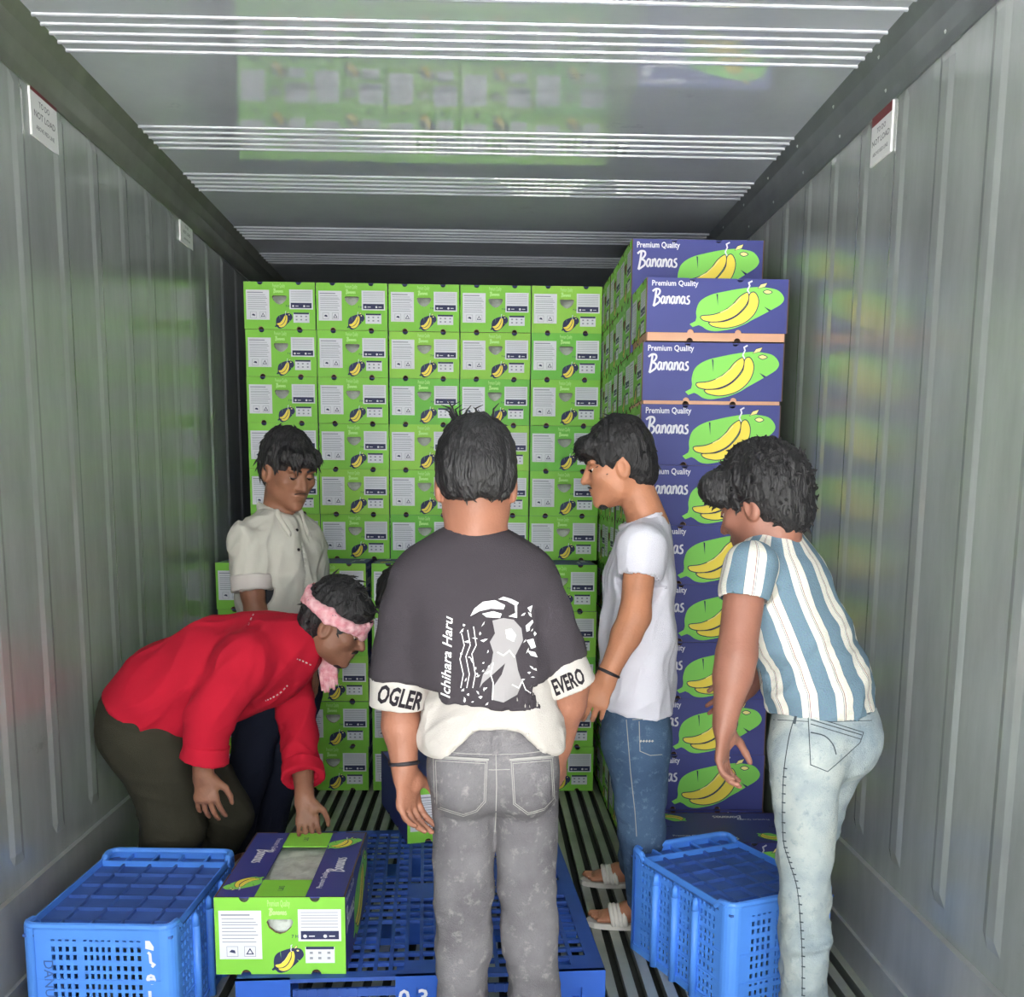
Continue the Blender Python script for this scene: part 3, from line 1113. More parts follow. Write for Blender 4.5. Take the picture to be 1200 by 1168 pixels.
class Field:
    """signed distance on a grid; primitives are blended in with a smooth minimum"""
    def __init__(s, lo, hi, h):
        s.h = h
        s.lo = np.asarray(lo, float)
        s.n = np.ceil((np.asarray(hi, float)-s.lo)/h).astype(int)+1
        s.S = np.full(tuple(s.n), 0.5, np.float32)
        s.ax = [(s.lo[i]+h*np.arange(s.n[i])).astype(np.float32) for i in range(3)]
    def sub(s, lo, hi):
        a = np.maximum(0, np.floor((np.asarray(lo)-s.lo)/s.h).astype(int))
        b = np.minimum(s.n, np.ceil((np.asarray(hi)-s.lo)/s.h).astype(int)+1)
        if np.any(b <= a):
            return None
        sl = tuple(slice(a[i], b[i]) for i in range(3))
        X = s.ax[0][sl[0]][:, None, None]; Y = s.ax[1][sl[1]][None, :, None]; Z = s.ax[2][sl[2]][None, None, :]
        return sl, X, Y, Z
    def mix(s, sl, d, k, op):
        A = s.S[sl]
        if op == 'u':
            if k <= 0:
                s.S[sl] = np.minimum(A, d)
            else:
                hh = np.clip(0.5+0.5*(A-d)/k, 0, 1)
                s.S[sl] = A*(1-hh)+d*hh-k*hh*(1-hh)
        else:
            d = -d
            hh = np.clip(0.5-0.5*(A-d)/max(k, 1e-5), 0, 1)
            s.S[sl] = A*(1-hh)+d*hh+max(k, 1e-5)*hh*(1-hh)
    def seg(s, a, b, ra, rb, k=0.02, u=None, q=1.0, q2=None, op='u'):
        a = np.asarray(a, float); b = np.asarray(b, float)
        q2 = q if q2 is None else q2
        R_ = max(ra*max(1, q), rb*max(1, q2))+k+2*s.h
        g = s.sub(np.minimum(a, b)-R_, np.maximum(a, b)+R_)
        if g is None:
            return s
        sl, X, Y, Z = g
        d = b-a
        L2 = float(d@d)+1e-12
        wx, wy, wz = X-a[0], Y-a[1], Z-a[2]
        t = np.clip((wx*d[0]+wy*d[1]+wz*d[2])/L2, 0, 1)
        r = ra+(rb-ra)*t
        wx = wx-t*d[0]; wy = wy-t*d[1]; wz = wz-t*d[2]
        l2 = wx*wx+wy*wy+wz*wz
        if u is not None and (q != 1.0 or q2 != 1.0):
            u = nrm(u)
            wu = wx*u[0]+wy*u[1]+wz*u[2]
            qq = q+(q2-q)*t
            l2 = l2-wu*wu*(1-1/(qq*qq))
        s.mix(sl, (np.sqrt(np.maximum(l2, 0))-r).astype(np.float32), k, op)
        return s
    def ell(s, c, r, M=None, k=0.02, op='u'):
        c = np.asarray(c, float); r = np.asarray(r, float)
        R_ = r.max()+k+2*s.h
        g = s.sub(c-R_, c+R_)
        if g is None:
            return s
        sl, X, Y, Z = g
        wx, wy, wz = X-c[0], Y-c[1], Z-c[2]
        if M is None:
            M = np.eye(3)
        p = [wx*M[0, i]+wy*M[1, i]+wz*M[2, i] for i in range(3)]
        k0 = np.sqrt(sum((p[i]/r[i])**2 for i in range(3)))
        k1 = np.sqrt(sum((p[i]/r[i]**2)**2 for i in range(3)))
        s.mix(sl, (k0*(k0-1)/np.maximum(k1, 1e-6)).astype(np.float32), k, op)
        return s
    def chain(s, pts, k=0.02, u=None):
        """pts: (point, radius, ratio)"""
        for (a, ra, qa), (b, rb, qb) in zip(pts[:-1], pts[1:]):
            s.seg(a, b, ra, rb, k, u, qa, qb)
        return s
    def cut(s, p, n, rad=None, k=0.004):
        """remove what lies beyond the plane through p with normal n, inside radius rad of p"""
        p = np.asarray(p, float); n = nrm(n)
        if rad is None:
            g = s.sub(s.lo, s.lo+s.h*s.n)
        else:
            g = s.sub(p-rad, p+rad)
        if g is None:
            return s
        sl, X, Y, Z = g
        d = (X-p[0])*n[0]+(Y-p[1])*n[1]+(Z-p[2])*n[2]
        if rad is not None:
            far_ = np.sqrt((X-p[0])**2+(Y-p[1])**2+(Z-p[2])**2)-rad
            d = np.minimum(d, -far_)
        s.S[sl] = np.maximum(s.S[sl], d.astype(np.float32))
        return s
    def mesh(s):
        S = s.S
        S[0], S[-1], S[:, 0], S[:, -1], S[:, :, 0], S[:, :, -1] = (0.5,)*6
        ins = S < 0
        c = np.zeros(tuple(np.array(S.shape)-1), np.int8)
        cn = [(i, j, k) for i in (0, 1) for j in (0, 1) for k in (0, 1)]
        def sh(A, q):
            return A[q[0]:A.shape[0]-1+q[0], q[1]:A.shape[1]-1+q[1], q[2]:A.shape[2]-1+q[2]]
        for q in cn:
            c += sh(ins, q)
        act = (c > 0) & (c < 8)
        I, J, K = np.nonzero(act)
        idx = np.full(act.shape, -1, np.int32)
        idx[I, J, K] = np.arange(len(I))
        val = {q: S[I+q[0], J+q[1], K+q[2]].astype(np.float64) for q in cn}
        acc = np.zeros((len(I), 3)); cnt = np.zeros(len(I))
        for q in cn:
            for ax in range(3):
                if q[ax] == 0:
                    q2 = tuple(1 if i == ax else q[i] for i in range(3))
                    a, b = val[q], val[q2]
                    m = (a < 0) != (b < 0)
                    t = np.where(m, a/np.where(np.abs(a-b) < 1e-9, 1, a-b), 0)
                    for i in range(3):
                        acc[:, i] += np.where(m, (t if i == ax else q[i]), 0)
                    cnt += m
        v = acc/cnt[:, None]+np.stack([I, J, K], 1)
        v = s.lo+v*s.h
        F_ = []
        for ax in range(3):
            o1, o2 = [(1, 2), (2, 0), (0, 1)][ax]
            sl0 = [slice(1, -1)]*3; sl1 = [slice(1, -1)]*3
            sl0[ax] = slice(0, -1); sl1[ax] = slice(1, None)
            A = ins[tuple(sl0)]; B = ins[tuple(sl1)]
            for flip, m in ((False, A & ~B), (True, ~A & B)):
                e = np.argwhere(m)
                if len(e) == 0:
                    continue
                for i in range(3):
                    if i != ax:
                        e[:, i] += 1
                def cell(d1, d2):
                    z = e.copy()
                    z[:, o1] -= d1; z[:, o2] -= d2
                    return idx[z[:, 0], z[:, 1], z[:, 2]]
                quad = np.stack([cell(1, 1), cell(0, 1), cell(0, 0), cell(1, 0)], 1)
                if flip:
                    quad = quad[:, ::-1]
                F_.append(quad)
        f = np.concatenate(F_)
        f = f[(f >= 0).all(1)]
        return v, f

def vnormals(v, f):
    n = np.cross(v[f[:, 2]]-v[f[:, 0]], v[f[:, 3]]-v[f[:, 1]])
    out = np.zeros_like(v)
    for i in range(4):
        for c in range(3):
            out[:, c] += np.bincount(f[:, i], n[:, c], len(v))
    return out/(np.linalg.norm(out, axis=1)[:, None]+1e-12)

def relax(v, f, it=2, w_=0.5):
    for _ in range(it):
        acc = np.zeros_like(v); cnt = np.zeros(len(v))
        for i in range(4):
            a, b = f[:, i], f[:, (i+1) % 4]
            for c in range(3):
                acc[:, c] += np.bincount(a, v[b, c], len(v))
            cnt += np.bincount(a, minlength=len(v))
        v = v*(1-w_)+w_*acc/np.maximum(cnt, 1)[:, None]
    return v

def vnoise(p, seed=0):
    """smooth value noise, -1..1, for an (N, 3) array"""
    i = np.floor(p).astype(np.int64)
    f_ = p-i
    f_ = f_*f_*(3-2*f_)
    def hsh(a, b, c):
        h = (a*73856093) ^ (b*19349663) ^ (c*83492791) ^ (seed*2654435761)
        h = (h ^ (h >> 13))*1274126177 & 0x7fffffff
        h = (h ^ (h >> 16)) & 0xffff
        return h/32767.5-1
    out = 0
    for a in (0, 1):
        for b in (0, 1):
            for c in (0, 1):
                wgt = (f_[:, 0] if a else 1-f_[:, 0])*(f_[:, 1] if b else 1-f_[:, 1])*(f_[:, 2] if c else 1-f_[:, 2])
                out = out+wgt*hsh(i[:, 0]+a, i[:, 1]+b, i[:, 2]+c)
    return out

def folds(v, axis, amp, freq=18, stretch=4.0, seed=0, warp=0.6):
    """cloth folds: ridged noise drawn out along an axis"""
    a = nrm(axis)
    t = (v@a)[:, None]*a
    p = (v-t)*freq+t*freq/stretch
    p = p+warp*np.stack([vnoise(p*0.5+k*7.3, seed+k) for k in range(3)], 1)
    n = vnoise(p, seed+11)
    p2 = p*2.3+3.1
    p2 = p2+0.5*np.stack([vnoise(p2*0.6+k*5.1, seed+k+40) for k in range(3)], 1)
    return amp*(1-2*np.abs(n))+amp*0.42*(1-2*np.abs(vnoise(p2, seed+29)))

def solid(name, fld, m, parent, rel=1, disp=None, loc=None, attrs=None, weight=None):
    v, f = fld.mesh()
    if rel:
        v = relax(v, f, rel)
    if disp is not None:
        n = vnormals(v, f)
        v = v+n*disp(v)[:, None]
    o = mk(name, v, f, m, parent=parent, loc=loc, smooth=True)
    if attrs:
        for nm, fn in attrs.items():
            a = o.data.attributes.new(nm, 'FLOAT', 'POINT')
            a.data.foreach_set('value', np.asarray(fn(v), np.float32))
    return o, v, f

def frame(fwd, up=(0, 0, 1), roll=0.0):
    f = nrm(fwd)
    r = nrm(np.cross(f, up))
    u = np.cross(r, f)
    if roll:
        r, u = math.cos(roll)*r+math.sin(roll)*u, -math.sin(roll)*r+math.cos(roll)*u
    return np.stack([r, f, u], 1)      # columns: right, forward, up

def sdf_head(F, c, M, s=1.0, face=True):
    def T(p):
        return np.asarray(c)+M@(np.array(p, float)*s)
    def E(p, r, k, op='u', M2=None):
        F.ell(T(p), np.array(r)*s, M if M2 is None else M2, k*s, op)
    E((0, -0.012, 0.030), (0.074, 0.094, 0.084), 0.02)
    E((0, 0.024, -0.030), (0.063, 0.068, 0.078), 0.03)
    E((0, 0.052, -0.082), (0.032, 0.034, 0.030), 0.03)
    for x in (-1, 1):
        E((x*0.041, 0.012, -0.058), (0.023, 0.032, 0.032), 0.03)
        E((x*0.042, 0.062, -0.016), (0.022, 0.020, 0.018), 0.025)
        E((x*0.0755, -0.008, -0.008), (0.010, 0.020, 0.033), 0.008)
        E((x*0.082, -0.002, -0.006), (0.006, 0.009, 0.018), 0.006, 's')
    if face:
        F.seg(T((0, 0.086, 0.014)), T((0, 0.108, -0.026)), 0.0075*s, 0.0115*s, 0.012*s)
        for x in (-1, 1):
            E((x*0.012, 0.094, -0.031), (0.009, 0.010, 0.007), 0.008)
            E((x*0.028, 0.080, 0.026), (0.026, 0.012, 0.008), 0.014)
            E((x*0.031, 0.098, 0.005), (0.017, 0.016, 0.011), 0.012, 's')
        E((0, 0.089, -0.055), (0.023, 0.011, 0.006), 0.006)
        E((0, 0.086, -0.066), (0.019, 0.011, 0.007), 0.006)
        E((0, 0.100, -0.0605), (0.020, 0.006, 0.0018), 0.004, 's')
        E((0, 0.078, -0.096), (0.018, 0.014, 0.014), 0.016)
    return T

def sdf_hand(F, wr, z, n, side, curl=(0.3, 0.4, 0.3), s=1.0, spread=0.06, thumb=0.5, idx_curl=None):
    """wr wrist, z towards the fingers, n the way the palm faces, side +1/-1 picks the thumb side along n x z"""
    z = nrm(z)
    n = nrm(np.asarray(n, float)-z*np.dot(n, z))
    t = np.cross(n, z)*side
    wr = np.asarray(wr, float)
    F.seg(wr-z*0.015*s, wr+z*0.020*s, 0.021*s, 0.019*s, 0.012, t, 1.3, 1.5)
    F.seg(wr+z*0.018*s, wr+z*0.078*s, 0.0150*s, 0.0135*s, 0.012, t, 1.9, 2.75)
    F.ell(wr+z*0.035*s+t*0.022*s+n*0.010*s, np.array([0.016, 0.016, 0.024])*s, frame(n, z), 0.012)
    offs = [0.0285, 0.0100, -0.0095, -0.0275]
    lens = [0.070, 0.079, 0.073, 0.058]
    for i in range(4):
        c = curl if not (idx_curl and i == 0) else idx_curl
        b = wr+z*(0.086-0.004*abs(i-1.3))*s+t*offs[i]*s
        ang = 0.0
        d0 = nrm(z+t*spread*(1.4-i))
        r = [0.0092, 0.0084, 0.0077, 0.0066]
        if i == 3:
            r = [0.0080, 0.0074, 0.0068, 0.0058]
        p = b-z*0.012*s
        F.seg(p, b, r[0]*s, r[0]*s, 0.006)
        p = b
        for j, fr in enumerate((0.45, 0.30, 0.25)):
            ang += c[j]*(1+0.12*i)
            dv = math.cos(ang)*d0+math.sin(ang)*n
            e = p+dv*lens[i]*fr*s
            F.seg(p, e, r[j]*s, r[j+1]*s, 0.0025)
            p = e
    b = wr+z*0.026*s+t*0.026*s+n*0.006*s
    d1 = nrm(t*0.72+z*0.70+n*thumb)
    e1 = b+d1*0.040*s
    d2 = nrm(t*0.30+z*0.95+n*(thumb*0.9))
    e2 = e1+d2*0.030*s
    e3 = e2+nrm(z*1.0+n*thumb)*0.024*s
    F.seg(b, e1, 0.0135*s, 0.0105*s, 0.010)
    F.seg(e1, e2, 0.0100*s, 0.0088*s, 0.003)
    F.seg(e2, e3, 0.0088*s, 0.0070*s, 0.003)

def hair_tufts(mb, pts, nrmls, comb, ln, r=0.004, n=400, jit=0.35, lift=0.25, curl=0.0, rs=None):
    """short tapering locks rooted on the hair cap"""
    rs = rs or random.Random(3)
    ids = [rs.randrange(len(pts)) for _ in range(n)]
    for i in ids:
        p, nn = pts[i], nrmls[i]
        d = comb(p)
        d = d-nn*np.dot(d, nn)*0.9+nn*lift+np.array([rs.uniform(-1, 1) for _ in range(3)])*jit
        d = nrm(d)
        L = ln*rs.uniform(0.6, 1.25)
        q = [p-nn*0.004]
        dd = d
        for k in range(3):
            q.append(q[-1]+dd*L/3)
            dd = nrm(dd-nn*0.12+np.array([rs.uniform(-1, 1) for _ in range(3)])*curl)
        mb.tube(q, [r, r*0.95, r*0.6, r*0.1], 4, 0, cap=False)

def decal(name, p2, m, parent, place, v, f, off=0.0015, maxlen=0.02, loc=None):
    """wrap flat print on a cloth surface: place(a, b) gives a ray origin and direction for every print point"""
    bv = BVHTree.FromPolygons([tuple(q) for q in v], [tuple(int(i) for i in q) for q in f])
    bmh = bmesh.new()
    vv = [bmh.verts.new(q) for q in p2.v]
    for fc, mi_ in zip(p2.f, p2.m):
        try:
            ff = bmh.faces.new([vv[i] for i in fc])
            ff.material_index = mi_
        except ValueError:
            pass
    for _ in range(3):
        es = [e for e in bmh.edges if (e.verts[0].co-e.verts[1].co).xy.length > maxlen]
        if not es:
            break
        bmesh.ops.subdivide_edges(bmh, edges=es, cuts=1)
        bmesh.ops.triangulate(bmh, faces=[x for x in bmh.faces if len(x.verts) > 4])
    out, bad = [], set()
    bmh.verts.ensure_lookup_table()
    for i, q in enumerate(bmh.verts):
        o, d = place(q.co.x, q.co.y)
        h, nn, _, _ = bv.ray_cast(Vector(o), Vector(d))
        if h is None:
            bad.add(i)
            out.append((0, 0, 0))
        else:
            out.append(tuple(np.array(h)-nrm(d)*(off*(0.6+0.4*q.co.z))))
    fs_, mi_ = [], []
    bmh.verts.index_update()
    for fc in bmh.faces:
        ids = [x.index for x in fc.verts]
        if not bad.intersection(ids):
            fs_.append(ids); mi_.append(fc.material_index)
    bmh.free()
    if not fs_:
        return None
    used = sorted({i for q in fs_ for i in q})
    mp = {i: k for k, i in enumerate(used)}
    return mk(name, [out[i] for i in used], [[mp[i] for i in q] for q in fs_], m, parent=parent, loc=loc, mi=mi_)
# ------------------------------------------------------------------ people
HAIR = mat('black_hair', (26, 24, 26), 0.5, var=0.3, vscale=40, bump=0.6, bscale=220, stretch=(1, 1, 0.25))
EYEW = mat('eye_white', (205, 198, 190), 0.25)
EYED = mat('eye_dark', (30, 20, 16), 0.15)
BANDM = mat('dark_wristband', (34, 30, 36), 0.6)
SOLE = mat('sandal_white', (214, 208, 198), 0.6)
def skin(name, rgb):
    m = mat(name, rgb, 0.5, var=0.10, vscale=14, bump=0.12, bscale=160, spec=0.4)
    m.node_tree.nodes['Principled BSDF'].inputs['Subsurface Weight'].default_value = 0.0
    return m
def cloth(name, rgb, var=0.06, rgb2=None, vscale=9, bump=0.25, bscale=420, rough=0.9):
    m = mat(name, rgb, rough, var=var, rgb2=rgb2, vscale=vscale, bump=bump, bscale=bscale, spec=0.2)
    b = m.node_tree.nodes['Principled BSDF']
    b.inputs['Sheen Weight'].default_value = 0.0
    return m
def camray(x, y):
    """a line of sight used while building, to find where a print sits on the cloth: pixel x, -y"""
    d = FW + RT*(x-600)/FPX - UP*(-y-CY)/FPX
    return CAMP, nrm(d)

def head_parts(root, c, M, s=1.0, hair=None, brows=True, moustache=0, beard=0, eyes=True, seed=1, lid=8):
    def T(p):
        return np.asarray(c)+M@(np.array(p, float)*s)
    if eyes:
        for x in (-1, 1):
            mb = MB()
            ctr = T((x*0.031, 0.0775, 0.005))
            n1, n2 = 8, 6
            vs_, fs_, ms_ = [], [], []
            for j in range(n2+1):
                th = math.pi*j/n2
                for i in range(n1):
                    a = 2*math.pi*i/n1
                    q0 = np.array([math.sin(th)*math.cos(a), math.cos(th), math.sin(th)*math.sin(a)])
                    q0 = np.array([q0[0], q0[1]*0.88+q0[2]*0.47, -q0[1]*0.47+q0[2]*0.88])
                    vs_.append(ctr+M@(q0*0.0125*s))
            for j in range(n2):
                for i in range(n1):
                    fs_.append((j*n1+i, (j+1)*n1+i, (j+1)*n1+(i+1) % n1, j*n1+(i+1) % n1))
                    ms_.append(1 if j <= 1 else 0)
            mk('eye', vs_, fs_, [EYEW, EYED], parent=root, smooth=True, mi=ms_)
            # upper lid: a strip of the eyeball's skin cover, lowered because all of them look down
            vs_, fs_ = [], []
            n1, n2 = 8, 6
            for j in range(n2+1):
                ph = math.radians(-lid+(150+lid-20)*j/n2)
                for i in range(n1+1):
                    th = math.pi*(0.06+0.88*i/n1)
                    vs_.append(ctr+M@(np.array([math.cos(th), math.sin(th)*math.cos(ph), math.sin(th)*math.sin(ph)])*0.0138*s))
            for j in range(n2):
                for i in range(n1):
                    fs_.append((j*(n1+1)+i, j*(n1+1)+i+1, (j+1)*(n1+1)+i+1, (j+1)*(n1+1)+i))
            mk('eyelid', vs_, fs_, root.data.materials[0], parent=root, smooth=True)
            e_ = [ctr+M@(np.array([math.cos(t), math.sin(t)*math.cos(math.radians(-lid)), math.sin(t)*math.sin(math.radians(-lid))])*0.0142*s) for t in np.linspace(0.5, 2.64, 6)]
            MB().tube(e_, [0.0006*s, 0.0013*s, 0.0016*s, 0.0016*s, 0.0013*s, 0.0006*s], 4).build('eyelash', HAIR, parent=root, smooth=True)
    if brows:
        for x in (-1, 1):
            MB().tube([T((x*0.011, 0.0925, 0.024)), T((x*0.024, 0.0935, 0.031)), T((x*0.038, 0.0885, 0.033)), T((x*0.050, 0.078, 0.026))], [0.0035*s, 0.0048*s, 0.0042*s, 0.0015*s], 6).build('eyebrow', HAIR, parent=root, smooth=True)
    if moustache:
        MB().tube([T((-0.022, 0.091, -0.0495)), T((-0.012, 0.098, -0.0455)), T((0, 0.099, -0.0455)), T((0.012, 0.098, -0.0455)), T((0.022, 0.091, -0.0495))], [0.002*s, 0.0045*s*moustache, 0.0040*s*moustache, 0.0045*s*moustache, 0.002*s], 6).build('moustache', HAIR, parent=root, smooth=True)
    if beard:
        F = Field(T((0, 0.05, -0.08))-0.14, T((0, 0.05, -0.08))+0.14, 0.004)
        F.ell(T((0, 0.062, -0.100)), np.array([0.026, 0.024, 0.018])*s, M, 0.01)
        if beard > 1:
            for x in (-1, 1):
                F.seg(T((x*0.055, 0.012, -0.050)), T((x*0.024, 0.062, -0.092)), 0.019*s, 0.020*s, 0.02)
        F.cut(T((0, 0.075, -0.074)), M@np.array([0, 0.2, 1.0]), 0.12)
        solid('beard', F, HAIR, root, 1)
    F = Field(np.asarray(c)-0.22*s, np.asarray(c)+0.24*s, 0.004)
    hair(F, T, M, s)
    def dsp(v):
        q = (v-np.asarray(c))@M/s
        ang = np.arctan2(q[:, 0], q[:, 1]+0.0)
        st = np.stack([ang*9, q[:, 2]*14, q[:, 1]*14], 1)
        return 0.0045*s*vnoise(st, seed)+0.003*s*vnoise(q*70, seed+3)
    ho, hv, hf = solid('hair', F, HAIR, root, 1, disp=dsp)
    return T, ho, hv, hf

def hair_base(F, T, M, s, up=0.0, back=1.0, nape=-0.055, temple=True):
    def E(p, r, k, op='u'):
        F.ell(T(p), np.array(r)*s, M, k*s, op)
    E((0, -0.014, 0.036+up*0.3), (0.083, 0.102, 0.093+up), 0.02)
    E((0, -0.050*back, 0.0), (0.070, 0.052, 0.062), 0.03)
    E((0, -0.058, nape+0.02), (0.050, 0.040, 0.036), 0.03)
    E((0, 0.082, -0.052), (0.071, 0.080, 0.094), 0.012, 's')
    for x in (-1, 1):
        E((x*0.088, 0.008, -0.030), (0.030, 0.036, 0.048), 0.01, 's')

def tuft_part(root, ho, hv, hf, comb, ln, n, sel=None, r=0.004, jit=0.3, lift=0.2, curl=0.1, seed=5):
    nn = vnormals(hv, hf)
    ids = np.arange(len(hv)) if sel is None else np.nonzero(sel(hv, nn))[0]
    mb = MB()
    hair_tufts(mb, hv[ids], nn[ids], comb, ln, r, n, jit, lift, curl, random.Random(seed))
    o = mb.build('hair_locks', HAIR, parent=ho, smooth=True)
    o['kind'] = 'stuff'
    return o

def person(F, m, base, label, group=None):
    o, v, f = solid('person', F, m, None, 1, loc=base)
    return tag(o, label, 'person', group), v, f

def lerp(a, b, t):
    return np.asarray(a)*(1-t)+np.asarray(b)*t

def foot(F, ankle, d, s=1.0, z0=0.02):
    """bare foot on the floor: ankle point, heading d"""
    d = nrm(d)
    a = np.array([ankle[0], ankle[1], 0.0])
    side = np.array([-d[1], d[0], 0])
    F.seg(ankle, a+np.array([0, 0, 0.05])-d*0.01, 0.032*s, 0.034*s, 0.02)
    F.seg(a-d*0.045*s+np.array([0, 0, z0+0.026]), a+d*0.06*s+np.array([0, 0, z0+0.028]), 0.030*s, 0.030*s, 0.02, side, 1.0, 1.2)
    F.seg(a+d*0.05*s+np.array([0, 0, z0+0.026]), a+d*0.135*s+np.array([0, 0, z0+0.012]), 0.028*s, 0.013*s, 0.02, side, 1.2, 2.9)
    for i in range(5):
        b = a+d*(0.135+0.012*(2-abs(i-1))*0.5)*s+side*(i-2)*0.0165*s+np.array([0, 0, z0+0.010])
        F.seg(b-d*0.02*s, b+d*0.032*s*(1-0.08*i), 0.0085*s, 0.0075*s, 0.003)
    return a, d, side

def sandal(root, a, d, side, s=1.0, thong=True):
    e = 'sandal'
    out = []
    n = 20
    for k in range(n):
        t = 2*math.pi*k/n
        x = 0.135*math.cos(t)
        wd = 0.042+0.008*math.cos(t)
        out.append(a+d*(0.055+x)*s+side*wd*math.sin(t)*s)
    vs_ = [p+np.array([0, 0, 0.001]) for p in out]+[p+np.array([0, 0, 0.019]) for p in out]
    fs_ = [tuple(range(n-1, -1, -1)), tuple(range(n, 2*n))]+[(k, (k+1) % n, n+(k+1) % n, n+k) for k in range(n)]
    o = mk('sandal', vs_, fs_, SOLE, parent=root)
    mb = MB()
    pts = []
    for k in range(9):
        t = math.pi*k/8
        pts.append(a+d*(0.085+0.01*math.sin(t))*s+side*0.050*math.cos(t)*s+np.array([0, 0, 0.018+0.046*math.sin(t)]))
    for off in (-0.02, -0.007, 0.006, 0.018):
        mb.tube([p+d*off for p in pts], 0.0085, 6)
    mb.build('strap', SOLE, parent=o, smooth=True)
    return o

def bracelet(root, p, ax, r, name='wristband', m=None):
    ax = nrm(ax)
    u = nrm(np.cross(ax, [0.3, 0.9, 0.2])); v = np.cross(ax, u)
    pts = [np.asarray(p)+r*(math.cos(2*math.pi*k/16)*u+math.sin(2*math.pi*k/16)*v) for k in range(17)]
    return MB().tube(pts, 0.0048, 6, cap=False).build(name, m or BANDM, parent=root, smooth=True)

def denim(name, c1, c2, c3, sc=7.0):
    """washed denim: two-scale fading in the cloth itself plus a fine twill bump"""
    m = mat(name, c1, 0.92, rgb2=c2, vscale=sc, bump=0.35, bscale=320, spec=0.15)
    nt = m.node_tree
    b = nt.nodes['Principled BSDF']
    src = b.inputs['Base Color'].links[0].from_socket
    tc = [n for n in nt.nodes if n.type == 'TEX_COORD'][0]
    n = nt.nodes.new('ShaderNodeTexNoise')
    n.inputs['Scale'].default_value = 38
    n.inputs['Detail'].default_value = 6
    n.inputs['Roughness'].default_value = 0.7
    nt.links.new(tc.outputs['Object'], n.inputs['Vector'])
    r = nt.nodes.new('ShaderNodeValToRGB')
    r.color_ramp.elements[0].position = 0.55
    r.color_ramp.elements[1].position = 0.72
    r.color_ramp.elements[0].color = (0, 0, 0, 1)
    r.color_ramp.elements[1].color = (0.6, 0.6, 0.6, 1)
    nt.links.new(n.outputs['Fac'], r.inputs['Fac'])
    mx = nt.nodes.new('ShaderNodeMix')
    mx.data_type = 'RGBA'
    mx.inputs[7].default_value = (*lin(c3), 1)
    nt.links.new(r.outputs['Color'], mx.inputs[0])
    nt.links.new(src, mx.inputs[6])
    nt.links.new(mx.outputs[2], b.inputs['Base Color'])
    return m

V3 = lambda *a: np.array(a, float)
THREAD = cloth('pale_thread', (158, 156, 152), bump=0)
DTHREAD = cloth('dark_thread', (70, 78, 84), bump=0)
WCLOTH = cloth('white_cotton', (182, 176, 171), var=0.04)

